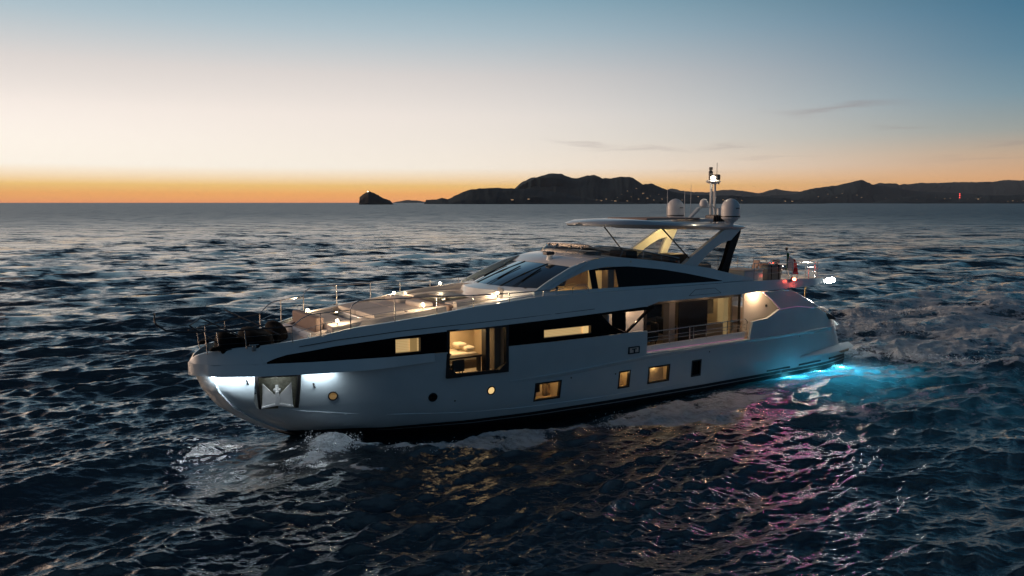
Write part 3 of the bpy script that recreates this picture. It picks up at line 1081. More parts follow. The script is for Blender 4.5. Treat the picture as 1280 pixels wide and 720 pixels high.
# portholes
for (xt, z, lit, lab) in ((13.35, 2.0, .3, 'porthole glowing dim amber'), (9.55, 1.61, 0, 'dark porthole'), (7.05, 1.63, 2.4, 'small porthole with a warm lit pane')):
    x, y, _ = hullp(xt, z)
    x2, y2, _ = hullp(xt - .4, z)
    _, y3, _ = hullp(xt, z + .2)
    e1 = (Vector((x2, y2, z)) - Vector((x, y, z))).normalized()
    nrm = Vector((y2 - y, -(x2 - x), -(y3 - y) / .2 * .38)).normalized()
    e2 = nrm.cross(e1).normalized()
    c = Vector((x, y, z))
    def ring(r, off): return [c + nrm * off + r * (math.cos(t) * e1 + math.sin(t) * e2) for t in [2 * math.pi * k / 24 for k in range(24)]]
    ro = .19
    pf = MB().loft([ring(ro, -.05), ring(ro, .025), ring(ro * .78, .03), ring(ro * .74, -.02)], 0, False, True, True).build('porthole', 'blacktrim' if not lit else 'darkmetal', yacht)
    tag(pf, lab)
    MB().loft([ring(ro * .76, .004), ring(ro * .02, .006)], 0, False, True).build('pane', 'black' if not lit else ('litglass' if lit > 1 else 'portdim'), pf)

# hull door port with cleat, discharge dots
pf = MB()
for (a, b, c_, d) in ((-.72, -.06, 2.44, 2.49), (-.72, -.06, 2.72, 2.77), (-.72, -.66, 2.49, 2.72), (-.12, -.06, 2.49, 2.72)):
    pf.box(a, b, 3.72, 3.83, c_, d)
pf = pf.build('fairlead', 'blacktrim', yacht, .01)
MB().box(-.66, -.12, 3.79, 3.815, 2.49, 2.72).build('recess', M['wallwarm'], pf)
MB().box(-.42, -.36, 3.8, 3.85, 2.5, 2.66).box(-.52, -.26, 3.8, 3.85, 2.64, 2.68).build('cleat', 'darkmetal', pf)
for (x, z) in ((3.1, 1.72), (8.6, 1.35), (-5.4, 2.0), (-12.5, 2.1), (.6, 1.6)):
    y = hullp(x, z)[1]
    MB().tube([(x, y - .05, z), (x, y + .012, z)], .035, 10).build('drain', 'blacktrim', yacht)
# spray rail and stern fairing, low rubbing crease
for side in (1, -1):
    mb = MB()
    pts = [(15.2, 1.62), (14.4, 1.44), (13, 1.24), (11, 1.0), (8.5, .80), (5.6, .66), (2, .60), (-4, .60)]
    rr = []
    for x, z in pts:
        p = hullp(x, z)
        fade = 1 if -3 < x < 14.8 else .3
        rr.append([(p[0], side * (p[1] - .03), z - .03), (p[0], side * (p[1] + .035 * fade), z), (p[0], side * (p[1] - .03), z + .10)])
    mb.loft(rr, 0, True, True, True).build('spray_rail', 'hull', yacht)
    mb = MB()
    rr = []
    for t in np.linspace(0, 1, 14):
        x = -12.7 - 5.2 * t
        z = .90 + .02 * t
        p = hullp(max(x, -17.6), z)
        g = .02 + .26 * min(1, t * 3.2) ** .8
        hgt = .05 + .16 * min(1, t * 3) 
        rr.append([(x, side * (p[1] - .1), z - .02), (x, side * (p[1] + g), z + .0), (x, side * (p[1] + g * .92), z + .06), (x, side * (p[1] - .08), z + .06 + hgt)])
    mb.loft(rr, 0, True, True, True).build('stern_fairing', 'hull', yacht)
    # vents just above the water
    for (a, b, z) in ((-15.5, -17.3, .52), (-12.6, -14.6, .50), (-9.9, -11.8, .48), (-10.6, -12.0, .34)):
        rr = []
        for x in np.linspace(a, b, 4):
            y = hullp(x, z)[1]
            rr.append([(x, side * (y - .04), z - .045), (x, side * (y + .03), z - .04), (x, side * (y + .03), z + .04), (x, side * (y - .04), z + .045)])
        MB().loft(rr, 0).build('grille', 'blacktrim', yacht)
# shoulder crease: the side aft of the cabin stands slightly proud above the sheer line
for side in (1, -1):
    mb = MB()
    rr = []
    for x in rngx(-15.6, 6.2, .5):
        z = interp(x, [(-15.6, 2.36), (-8, 2.36), (-1.2, 2.27), (3, 2.05), (6.2, 1.95)])
        y = hullp(x, z)[1]
        g = .07 * np.clip((6.2 - x) / 3.0, 0.05, 1)
        rr.append([(x, side * (y - .05), z - .24), (x, side * (y + g), z - .05), (x, side * (y + g), z - .012), (x, side * (y - .06), z + .01)])
    mb.loft(rr, 0, True, True, True).build('sheer_moulding', 'hull', yacht)

# anchor pocket
AX0, AX1 = 14.52, 16.05
def hp(x, z, off=0):
    p = hullp(x, z)
    return (p[0], p[1] + off * .8, p[2])
pk = MB()
for (a, b, c_, d) in ((AX0, AX0 + .10, 1.6, 2.98), (AX1 - .10, AX1, 1.6, 2.98), (AX0 + .1, AX1 - .1, 2.88, 2.98)):
    pk.loft([[hp(a, c_, .05), hp(b, c_, .05), hp(b, c_, -.1), hp(a, c_, -.1)], [hp(a, d, .05), hp(b, d, .05), hp(b, d, -.1), hp(a, d, -.1)]], 0)
pk = pk.build('anchor_pocket', 'blacktrim', yacht, .01)
inn = MB()
A, B_, C_, D_ = hp(AX0, 1.6), hp(AX1, 1.6), hp(AX1, 2.98), hp(AX0, 2.98)
inw = lambda p, k=.75: (p[0] - .18 * k, p[1] - .55 * k, p[2])
a_, b_, c_, d_ = [inw(p) for p in (A, B_, C_, D_)]
inn.add([a_, b_, c_, d_], [(0, 1, 2, 3)], 0)
inn.add([A, B_, b_, a_], [(0, 1, 2, 3)], 1)
inn.add([D_, C_, c_, d_], [(0, 1, 2, 3)], 0)
inn.add([A, a_, d_, D_], [(0, 1, 2, 3)], 0)
inn.add([B_, b_, c_, C_], [(0, 1, 2, 3)], 0)
M['pocket'] = mat('weathered steel plate', (.34, .34, .27), .38, .5, noise=.7, nscale=9, bump=.8, bscale=22)
inn.build('lining', ['pocket', 'steel'], pk)
# the anchor: shank and two broad flukes
ac = (Vector(hp((AX0 + AX1) / 2, 2.1)) + Vector((-.05, -.12, 0)))
e1 = (Vector(hp(AX0, 2.1)) - Vector(hp(AX1, 2.1))).normalized()      # towards the stern
nr = Vector((-e1.y, e1.x, 0))
if nr.y < 0: nr = -nr
def AP(a, z, o_=0): return ac + e1 * a + nr * o_ + Vector((0, 0, z))
an = MB()
for s in (-1, 1):
    an.loft([[AP(s * .04, -.28, .06), AP(s * .05, .02, .10), AP(s * .52, .50, .02), AP(s * .56, -.40, .02)],
             [AP(s * .04, -.28, .0), AP(s * .05, .02, .0), AP(s * .52, .50, -.04), AP(s * .56, -.40, -.04)]], 0)
    an.loft([[AP(s * .04, -.36, .10), AP(s * .58, -.46, .05), AP(s * .58, -.38, .05), AP(s * .04, -.26, .10)],
             [AP(s * .04, -.36, -.02), AP(s * .58, -.46, -.04), AP(s * .58, -.38, -.04), AP(s * .04, -.26, -.02)]], 0)
anc = an.build('anchor', 'galv', yacht, .012)
MB().loft([[AP(a, z, .16) for a, z in ((-.09, -.34), (.09, -.34), (.06, .2), (-.06, .2))], [AP(a, z, .02) for a, z in ((-.09, -.34), (.09, -.34), (.06, .2), (-.06, .2))]], 0)\
    .tube([AP(0, .12, .08), AP(0, .42, .02)], .07, 12).tube([AP(-.13, .24, .06), AP(.13, .24, .06)], .06, 10)\
    .build('shank', 'galv', anc, .01)
light('POINT', 'pocket_lamp', pk, tuple(AP(0, .74, .30)), 7, (.92, .97, 1.0), .06)
# small oval drains beside the pocket
for (x, z) in ((16.28, 2.72), (14.05, 2.48)):
    p = Vector(hp(x, z))
    MB().tube([p + nr * -.02 + Vector((0, 0, .08)) + e1 * -.03, p + nr * .03 + Vector((0, 0, .03)), p + nr * .03 + Vector((0, 0, -.03)), p + nr * -.02 + Vector((0, 0, -.08)) + e1 * .03], .035, 8).build('drain', 'blacktrim', yacht)
# downlights under the bow lip, washing the hull
for side in (1, -1):
    for (xa, xb, en) in ((16.15, 17.45, 27), (13.5, 14.4, 13)):
        n_ = 3 if xb - xa > .8 else 1
        for x in (np.linspace(xa + .1, xb - .1, n_) if n_ > 1 else [(xa + xb) / 2]):
            y = (bs(x) - .11) * side
            l = MB().box(x - .07, x + .07, y - .02, y + .02, 2.965, 2.995).build('bow_downlight', 'coldlamp', yacht)
            light('AREA', 'bow_downlight_beam', l, (x, side * (bs(x) + .05), 2.95), en / n_, (.84, .92, 1.0), .06, aim=(x - .05, side * (bs(x) - .65), 2.0), sx=(xb - xa) / n_)

# ---------------------------------------------------------------- guest cabin behind the big window
RX0, RX1, RY0, RZ0, RZ1 = 6.36, 9.04, .9, 2.4, 4.28
room = MB()
yo = lambda x: bs(x) - .12
room.add([(RX0, RY0, RZ0), (RX1, RY0, RZ0), (RX1, RY0, RZ1), (RX0, RY0, RZ1)], [(0, 1, 2, 3)], 0)
room.add([(RX0, RY0, RZ0), (RX1, RY0, RZ0), (RX1, yo(RX1), RZ0), (RX0, yo(RX0), RZ0)], [(0, 1, 2, 3)], 1)
room.add([(RX0, RY0, RZ1), (RX1, RY0, RZ1), (RX1, yo(RX1), RZ1), (RX0, yo(RX0), RZ1)], [(0, 1, 2, 3)], 0)
room.add([(RX0, RY0, RZ0), (RX0, yo(RX0), RZ0), (RX0, yo(RX0), RZ1), (RX0, RY0, RZ1)], [(0, 1, 2, 3)], 0)
room.add([(RX1, RY0, RZ0), (RX1, yo(RX1), RZ0), (RX1, yo(RX1), RZ1), (RX1, RY0, RZ1)], [(0, 1, 2, 3)], 0)
M['carpet'] = mat('cabin carpet', (.50, .42, .32), .9, noise=.1, nscale=20)
room = room.build('cabin_lining', ['roombeige', 'carpet'], yacht)
wf = MB()
t = .09
def wb_(a, b, c, d, o_=.02):
    wf.loft([[(x, bs(x) + o_ - (.10 if z < 3 else 0) * np.clip((x - 7.5) / 3, 0, 1), z) for x, z in ((a, c), (b, c), (b, d), (a, d))], [(x, bs(x) - .16, z) for x, z in ((a, c), (b, c), (b, d), (a, d))]], 0)
wb_(RX0 - .04, RX0 + t, RZ0 + .1, RZ1 + .02); wb_(RX1 - t, RX1 + .04, RZ0 + .1, RZ1 + .02)
wb_(RX0 + t, RX1 - t, RZ1 - .05, RZ1 + .03)
wb_(RX0 + t, RX1 - t, RZ0 - .04, RZ0 + t)
# chamfered lower corners
for (x0_, s_) in ((RX0, 1), (RX1, -1)):
    tri_ = [(x0_ - .04 * s_, RZ0 - .04), (x0_ + .55 * s_, RZ0 - .04), (x0_ + .45 * s_, RZ0 + .06), (x0_ + .06 * s_, RZ0 + .36), (x0_ - .04 * s_, RZ0 + .40)]
    wf.loft([[(x, bs(x) + .022, z) for x, z in tri_], [(x, bs(x) - .16, z) for x, z in tri_]], 0)
wf = wf.build('cabin_window', 'blacktrim', yacht)
g = MB()
panel(g, RX0 + .05, RX1 - .05, RZ0, RZ1, -.06)
g.build('pane', 'glass', wf)
pl = MB().box(7.03, 7.22, 2.95, 3.28, RZ0, RZ1).build('window_pillar', 'darkwood', wf)
MB().box(6.42, 6.72, 2.7, 3.15, RZ0, RZ1 - .03).build('sliding_panel', mat('brown panel', (.16, .13, .10), .6), wf)
light('AREA', 'cabin_ceiling_light', room, (8.0, 2.1, RZ1 - .04), 44, (1, .70, .36), 1.4, aim=(8.0, 2.1, 2), sx=1.8)
light('POINT', 'cabin_floor_light', room, (7.6, 2.0, 2.55), 2.5, (1, .76, .42), .05)
lampb = MB().lathe([(.07, 0), (.11, .16)], (8.75, 1.1, 3.75), 12).build('wall_lamp', 'warmlamp', room)
bed = thing('bed', 'double bed with cream linen and pillows seen through the big cabin window', 'bed', (7.9, 1.75, RZ0))
MB().box(-.9, 1.05, -.75, .55, 0, .32).build('bed_base', 'wood', bed, .02)
MB().box(-.88, 1.03, -.73, .53, .325, .66).build('mattress', 'linen', bed, .07, seg=4)
for (a, b, z) in ((-.65, -.45, .78), (-.65, .15, .80), (-.4, -.1, .93)):
    MB().box(a - .2, a + .25, b - .28, b + .28, z - .1, z + .08).build('pillow', 'linen', bed, .08, seg=4)
MB().box(.35, 1.06, -.74, .54, .665, .70).build('throw_blanket', 'seat', bed, .02)
desk = MB()
desk.box(7.3, 8.93, 2.78, 3.16, 3.03, 3.11)
for x in (7.34, 8.85): desk.box(x, x + .05, 2.8, 3.1, RZ0, 3.03)
desk = desk.build('cabin_desk', 'darkwood', room, .01)
chair = thing('desk_chair', 'small dark upholstered chair under the desk in the lit guest cabin', 'chair', (8.42, 3.0, RZ0))
MB().box(-.28, .28, -.22, .08, .26, .40).build('seat', 'seat', chair, .04)
MB().box(-.28, .28, .08, .16, .12, .60).build('backrest', 'seat', chair, .03)
for sx_ in (-.22, .22):
    for sy_ in (-.16, .08):
        MB().tube([(sx_, sy_, 0), (sx_ * .9, sy_, .27)], .018, 6).build('leg', 'darkmetal', chair)

# ---------------------------------------------------------------- aft side: bulwark, ledge, rail
TB = [(-8.27, 2.36), (-8.32, 2.6), (-8.5, 3.24), (-9.69, 3.31), (-10.62, 3.70), (-12.2, 3.74), (-13.9, 3.58), (-14.7, 3.24), (-15.3, 3.05), (-16.0, 2.75), (-16.5, 2.4), (-16.55, 2.36)]
TBx = sorted(TB, key=lambda p: p[0])
for side in (1, -1):
    mb = MB()
    xs_ = sorted(set([p[0] for p in TBx] + rngx(-16.5, -8.5, .45)))
    strip(mb, xs_, lambda x: 2.35, lambda x: interp(x, TBx), lambda x: hullp(x, 2.35)[1] if x > -15 else bs(x), lambda x: bs(x) - .02 * (interp(x, TBx) - 2.35) - .25 * np.clip((-15.2 - x), 0, 1), .14, side)
    mb.build('aft_bulwark', 'hull', yacht)
    mb = MB()
    strip(mb, [-1.2, -.7, .05, .4], lambda x: 3.42, lambda x: interp(x, [(-1.2, 3.425), (-.2, 3.425), (.4, 3.43)]), lambda x: 3.79, lambda x: 3.79, .14, side)
    mb.box(-1.2, 0.1, side * 3.66 - .01, side * 3.66 + .01, 2.35, 3.42)
    mb.build('bulwark_end', 'hull', yacht)
    # low inner upstand carrying the rail, flush ledge outside
    mb = MB()
    mb.box(-8.3, -1.2, min(side * 3.38, side * 3.79), max(side * 3.38, side * 3.79), 2.30, 2.352)
    mb.build('cap_ledge', 'hull', yacht, .008)
    mb = MB()
    mb.prism([(-1.55, 2.356), (-8.28, 2.356), (-8.40, 2.70), (-1.22, 2.62)], 'y', side * 3.36, side * 3.44)
    mb.build('rail_upstand', 'white', yacht, .01)
    mb = MB()
    for (z0, z1) in ((3.26, 3.34), (3.0, 3.06), (2.84, 2.90)):
        mb.tube([(-1.2, side * 3.42, z0), (-8.35, side * 3.42, z1)], .022 if z0 > 3.2 else .013, 8)
    mb.tube([(-8.35, side * 3.42, 3.34), (-8.5, side * 3.42, 3.20), (-8.42, side * 3.42, 2.75)], .02, 8)
    rail = mb.build('side_rail', 'steel', yacht)
    for x in (-3.0, -4.35, -4.6, -5.5, -7.0):
        MB().tube([(x, side * 3.42, 2.6), (x, side * 3.42, 3.30 + (-1.2 - x) * .011)], .022 if x != -4.35 else .03, 8).build('post', 'steel', rail)

# magenta strip under the cap ledge lip and along the aft wing
for side in (1,):
    MB().box(-8.2, -1.4, 3.455, 3.475, 2.362, 2.374).build('led_strip', 'magenta', yacht)

# ---------------------------------------------------------------- main deck, saloon
mb = MB()
mb.add([(6.3, y, 2.31) for y in (-3.5, 3.5)] + [(-8.3, y, 2.31) for y in (3.5, -3.5)], [(0, 1, 2, 3)])
mb.add([(-8.3, y, 2.312) for y in (-3.6, 3.6)] + [(-14.2, 3.3, 2.312), (-14.2, -3.3, 2.312)], [(0, 1, 2, 3)])
mb.build('main_deck', 'teak', yacht)
# white panels of the side recess (forward end of side deck)
for side in (1, -1):
    y1, y2 = sorted((side * 2.78, side * 3.62))
    MB().box(.95, 1.02, y1, y2, 2.31, 4.53).build('recess_end_wall', 'white', yacht)
    MB().box(-1.92, .95, min(side * 2.70, side * 2.76), max(side * 2.70, side * 2.76), 2.31, 4.53).build('recess_side_wall', 'white', yacht)
    st = MB()
    st.loft([[(1.02, side * 3.74, 3.44), (.72, side * 3.74, 3.44), (.72, side * 3.62, 3.44), (1.02, side * 3.62, 3.44)],
             [(-1.42, side * 3.74, 4.70), (-1.72, side * 3.74, 4.70), (-1.72, side * 3.62, 4.70), (-1.42, side * 3.62, 4.70)]], 0) if False else \
    st.loft([[(.12, side * 3.76, 3.42), (-.05, side * 3.76, 3.42), (-.05, side * 3.66, 3.42), (.12, side * 3.66, 3.42)],
             [(-1.50, side * 3.76, 4.58), (-1.72, side * 3.76, 4.58), (-1.72, side * 3.66, 4.58), (-1.50, side * 3.66, 4.58)]], 0)
    st.build('diagonal_brace', 'black', yacht, .01)
    MB().box(.02, .12, min(side * 3.0, side * 3.1), max(side * 3.0, side * 3.1), 2.31, 4.53).build('door_post', 'blacktrim', yacht)

sal = MB()
sal.box(-8.6, -8.5, -2.8, 2.3, 2.32, 4.68, 0)
sal.box(5.5, 5.6, -2.8, .8, 2.32, 4.5, 0)
sal.box(-8.6, 5.5, -2.86, -2.80, 2.32, 4.68, 1)
sal = sal.build('saloon', ['roombeige', 'black'], yacht)
MB().add([(-8.5, 2.81, 2.34), (-1.95, 2.81, 2.34), (-1.95, 2.81, 4.45), (-8.5, 2.81, 4.45)], [(0, 1, 2, 3)]).build('saloon_glass', 'tint', sal)
fr = MB()
fr.box(-8.62, -1.93, 2.78, 2.86, 4.45, 4.70)
for x in (-1.98, -8.55): fr.box(x - .05, x + .05, 2.78, 2.86, 2.34, 4.45)
fr.box(-8.62, -1.93, 2.78, 2.86, 2.312, 2.37)
fr.build('glass_frame', 'blacktrim', sal)
MB().box(-6.9, -4.4, 2.70, 2.79, 2.34, 4.45).build('dark_panel', 'black', sal) if False else None
MB().box(-6.3, -4.3, 2.66, 2.72, 2.34, 4.45).build('dark_panel', 'darkwood', sal)
MB().box(-4.15, -3.75, 2.2, 2.6, 2.34, 4.4).build('warm_column', M['wallwarm'], sal)
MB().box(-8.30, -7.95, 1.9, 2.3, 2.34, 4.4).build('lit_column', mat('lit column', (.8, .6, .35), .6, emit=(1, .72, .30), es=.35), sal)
MB().box(-7.45, -6.75, 2.0, 2.05, 3.55, 4.3).build('picture', mat('pale picture', (.55, .50, .34), .7, noise=.5, nscale=4), sal)
MB().box(-7.6, -6.2, 2.3, 2.62, 2.35, 3.15).build('sideboard', 'roombeige', sal, .02)
for (x, y, e_) in ((-7.6, 1.2, 18), (-3.2, .6, 9), (-5.4, -.8, 5)):
    light('POINT', 'saloon_lamp', sal, (x, y, 4.35), e_, (1, .72, .38), .08)

# saloon furniture
for i, (x, y, rz, lab) in enumerate(((-3.0, 1.9, 1.2, 'dark high-backed armchair in the dim saloon, nearest the bow'), (-5.2, .9, -1.4, 'dark armchair deep inside the dim saloon'))):
    t_ = thing('armchair', lab, 'armchair', (x, y, 2.315), 'armchairs in the saloon', rz)
    MB().box(-.35, .35, -.35, .35, .22, .46).build('seat', 'seat', t_, .07, seg=3)
    MB().box(-.38, .38, .28, .44, .3, 1.12).build('backrest', 'seat', t_, .08, seg=3)
    for s in (-1, 1):
        MB().box(s * .38 - .06, s * .38 + .06, -.33, .34, .2, .66).build('armrest', 'seat', t_, .04, seg=3)
        for s2 in (-.3, .3): MB().tube([(s * .3, s2, 0), (s * .3, s2, .24)], .02, 6).build('leg', 'darkmetal', t_)
tb = thing('dining_table', 'long dark table behind the saloon glass', 'table', (-5.0, -.6, 2.315))
MB().box(-1.4, 1.4, -.5, .5, .70, .75).build('table_top', 'darkwood', tb, .01)
for s in (-1, 1): MB().box(s * 1.0 - .06, s * 1.0 + .06, -.3, .3, 0, .70).build('leg', 'darkmetal', tb)

# ---------------------------------------------------------------- upper-deck slab and overhang
UP = [(-16.1, 0), (-16.0, 1.6), (-15.8, 2.6), (-15.1, 3.25), (-13.8, 3.6), (-12, 3.72), (-8, 3.76), (5.0, 3.66)]
def upy(x): return float(np.interp(x, [p[0] for p in UP], [p[1] for p in UP]))
UT = [(-16.1, 5.02), (-15, 5.10), (-12, 5.24), (-8.4, 5.32), (-.7, 5.34), (5, 5.36)]
UB = [(-16.1, 4.86), (-13, 4.80), (-9.2, 4.76), (-7.5, 4.71), (-1.95, 4.70), (-1.35, 4.56), (5, 4.50)]
for side in (1, -1):
    mb = MB()
    xs_ = sorted(set(rngx(-16.1, -13.5, .2) + rngx(-13.5, -1.95, .5) + [-1.35, -1.2]))
    strip(mb, xs_, lambda x: interp(x, UB), lambda x: interp(x, UT), lambda x: upy(x), lambda x: max(upy(x) - .12, 0), .14, side)
    mb.build('overhang_fascia', 'hull', yacht)
    mb = MB()
    mb.box(-6.5, -3.6, min(side * 3.72, side * 3.735), max(side * 3.72, side * 3.735), 4.88, 4.893) if False else None
    # access hatch outline: a flat trapezoid
    P = [(-3.95, 4.86), (-6.15, 4.86), (-5.75, 5.12), (-4.4, 5.12)]
    for a, b in zip(P, P[1:] + P[:1]):
        f_ = lambda p: (p[0], side * (upy(p[0]) - .12 * (p[1] - 4.7) / .62 + .004), p[1])
        mb.tube([f_(a), f_(b)], .010, 5)
    mb.build('hatch_outline', 'blacktrim', yacht)
mb = MB()
rings = []
for x in sorted(set(rngx(-16.05, -13.5, .2) + rngx(-13.5, 3.4, .8))):
    h = max(upy(x) - .14, .05)
    zb_, zt_ = interp(x, UB) + .03, interp(x, UT) - .16
    rings.append([(x, -h, zb_), (x, h, zb_), (x, h, zt_), (x, -h, zt_)])
mb.loft(rings, 0)
mb.build('upper_deck', 'white', yacht)

# ---------------------------------------------------------------- wheelhouse / flybridge body
ZT = [(-9.6, 5.30), (-7.7, 5.69), (-5.7, 6.10), (-4.4, 6.29), (-2.3, 6.57), (-.3, 6.78), (.4, 6.82), (1.5, 6.70), (2.45, 6.47), (3.75, 5.96), (4.4, 5.66), (4.7, 5.50)]
def zt(x): return interp(x, ZT)
WT = [(-6.9, 5.375), (-4.5, 5.85), (-2.9, 6.12), (-.9, 6.35), (.6, 6.38), (1.75, 6.26), (2.85, 5.92), (4.0, 5.51)]
WBt = [(-6.9, 5.36), (4.1, 5.49)]
def wside(z, x=0):     # side of the upper house leans inwards
    return 3.16 - (z - 5.3) * .30
for side in (1, -1):
    mb = MB()
    xs_ = sorted(set(rngx(-9.6, 4.7, .3) + [-6.9, 4.0]))
    # arch band above the window
    def botf(x):
        if -6.9 < x < 4.0: return interp(x, WT)
        return 5.30 if x < 0 else 5.36
    strip(mb, xs_, botf, lambda x: max(zt(x), botf(x) + .01), lambda x: wside(botf(x)), lambda x: wside(zt(x)), .10, side)
    strip(mb, rngx(-6.9, 4.0, .6), lambda x: 5.20, lambda x: interp(x, WBt), lambda x: wside(5.2), lambda x: wside(interp(x, WBt)), .10, side)
    mb.build('wheelhouse_side', 'hull', yacht)
    mb = MB()
    zones = [(-6.85, -.05), (1.15, 1.5)] if side > 0 else [(-6.85, 3.95)]
    for a, b in zones:
        strip(mb, rngx(a, b, .3), lambda x: interp(x, WBt), lambda x: interp(x, WT), lambda x: wside(interp(x, WBt)) - .03, lambda x: wside(interp(x, WT)) - .03, .03, side)
    if zones and side > 0:
        strip(mb, [-.05, 1.15], lambda x: 6.24, lambda x: interp(x, WT), lambda x: wside(6.24) - .03, lambda x: wside(interp(x, WT)) - .03, .03, side)
    sg_ = mb.build('side_window', 'black', yacht)
    if side > 0:
        mb = MB()
        strip(mb, rngx(1.5, 3.95, .3), lambda x: interp(x, WBt), lambda x: interp(x, WT), lambda x: wside(interp(x, WBt)) - .03, lambda x: wside(interp(x, WT)) - .03, .02, side)
        strip(mb, [-.05, 1.15], lambda x: interp(x, WBt), lambda x: 6.24, lambda x: wside(interp(x, WBt)) - .03, lambda x: wside(6.24) - .03, .02, side)
        mb.build('clear_pane', 'glass', sg_)

# roof over the wheelhouse, rising to the flybridge
def brow(u):  # windscreen top edge, u = -1..1
    return Vector((2.02 + .42 * (1 - u * u), 2.62 * u, 6.40 + .10 * (1 - u * u)))
def base(u):
    return Vector((4.12 + 1.05 * (1 - u * u), 2.80 * u, 5.60 + .02 * (1 - u * u)))
US = np.linspace(-1, 1, 17)
roof = MB()
r0 = [brow(u) + Vector((.03, 0, 0)) for u in US]
r1 = [brow(u) + Vector((-.10, 0, .07)) for u in US]
r2 = [Vector((1.55 + .25 * (1 - u * u), 2.66 * u, 6.68 + .08 * (1 - u * u))) for u in US]
r3 = [Vector((.9, 2.66 * u, 6.80 + .14 * (1 - u * u))) for u in US]
r4 = [Vector((-.6, 2.66 * u, 6.74 + .10 * (1 - u * u))) for u in US]
roof.loft([r0, r1, r2, r3, r4], 0, False, False, True)
# pillars from roof side down along the windscreen edge
roof.loft([[brow(u) + Vector((-.04, 0, -.03)) for u in US], r0], 0, False, False)
roof.build('wheelhouse_roof', 'white', yacht)
for side in (1, -1):
    mb = MB()
    a, b = base(side), brow(side)
    mb.loft([[a + Vector((.25, 0, -.05)), a + Vector((.18, side * .34, -.10)), a + Vector((-.35, side * .36, -.05)), a + Vector((-.3, 0, .05))],
             [b + Vector((.12, 0, .0)), b + Vector((.08, side * .24, -.02)), b + Vector((-.45, side * .26, .22)), b + Vector((-.5, 0, .30))]], 0, True, True)
    mb.build('windscreen_pillar', 'hull', yacht, .03)
# windscreen: three panes between two mullions
M['windscreen'] = mat('windscreen glass', (.03, .036, .042), .03, spec=1.0, coat=1.0)
M['windscreen'].node_tree.nodes['Principled BSDF'].inputs['IOR'].default_value = 2.0
for (ua, ub) in ((-1, -.36), (-.34, .34), (.36, 1)):
    us = np.linspace(ua, ub, 8)
    g = MB().loft([[base(u) for u in us], [base(u) * .66 + brow(u) * .34 + Vector((.03, 0, .03)) for u in us], [base(u) * .33 + brow(u) * .67 + Vector((.03, 0, .03)) for u in us], [brow(u) for u in us]], 0, False, False, True)
    g.build('windscreen_pane', 'windscreen', yacht)
for u in (-.35, .35):
    MB().tube([base(u) + Vector((.02, 0, .0)), base(u) * .5 + brow(u) * .5 + Vector((.05, 0, .04)), brow(u) + Vector((.02, 0, 0))], .03, 6).build('mullion', 'blacktrim', yacht)
for u in (-.55, .05, .6):
    a = base(u) + Vector((.06, 0, .03)); b = base(u - .12) * .25 + brow(u - .12) * .75 + Vector((.07, 0, .07))
    wp = MB().tube([a, b], .018, 6).build('wiper', 'blacktrim', yacht)
    c_ = base(u + .02) * .8 + brow(u + .02) * .2 + Vector((.05, 0, .05))
    MB().tube([a * .7 + b * .3 + Vector((0, .05, -.01)), b + Vector((0, .03, -.01))], .022, 5).build('blade', 'cover', wp)
# cowl between windscreen foot and fore-deck
mb = MB()
c0 = [base(u) for u in US]
c1 = [Vector((4.45 + 1.45 * (1 - u * u), 2.98 * u, 5.50)) for u in US]
c2 = [Vector((4.60 + 1.6 * (1 - u * u), 3.10 * u, 5.10)) for u in US]
mb.loft([c0, c1, c2], 0, False, False, True)
mb.build('cowl', 'white', yacht)

# wheelhouse interior
wh = MB()
wh.add([(4.5, -2.7, 5.25), (4.5, 2.7, 5.25), (-1.0, 2.9, 5.25), (-1.0, -2.9, 5.25)], [(0, 1, 2, 3)])
wh.box(-1.05, -1.0, -2.8, 2.8, 5.25, 6.6)
wh.box(-1.0, 2.0, -.9, -.85, 5.25, 6.6)
wh = wh.build('wheelhouse_lining', 'roombeige', yacht)
MB().box(3.3, 4.6, -2.2, 2.3, 5.3, 5.62).build('helm_console', 'darkwood', wh, .04)
MB().box(-.05, .32, 2.2, 2.75, 5.28, 6.24).build('door_panel', 'wood', wh)
MB().box(.35, 1.12, 2.3, 2.35, 5.28, 6.26).build('lit_panel', 'litdim', wh)
light('POINT', 'wheelhouse_lamp', wh, (1.8, 1.2, 6.35), 42, (1, .66, .27), .06)
light('POINT', 'wheelhouse_lamp', wh, (.6, 2.65, 6.15), 2.0, (1, .7, .3), .04)
for i, (x, y, lab) in enumerate(((2.3, 1.5, 'dark pilot seat behind the port wheelhouse window'), (2.3, -.9, 'dark pilot seat on the far side of the wheelhouse'))):
    t_ = thing('helm_seat', lab, 'seat', (x, y, 5.252), 'pilot seats in the wheelhouse')
    MB().lathe([(.06, 0), (.06, .25)], n=10).build('pedestal', 'darkmetal', t_)
    MB().box(-.28, .28, -.28, .28, .25, .38).build('seat', 'seat', t_, .05, seg=3)
    MB().prism([(-.34, .34), (-.18, .34), (-.30, .95), (-.44, .95)], 'y', -.26, .26).build('backrest', 'seat', t_, .05, seg=3)

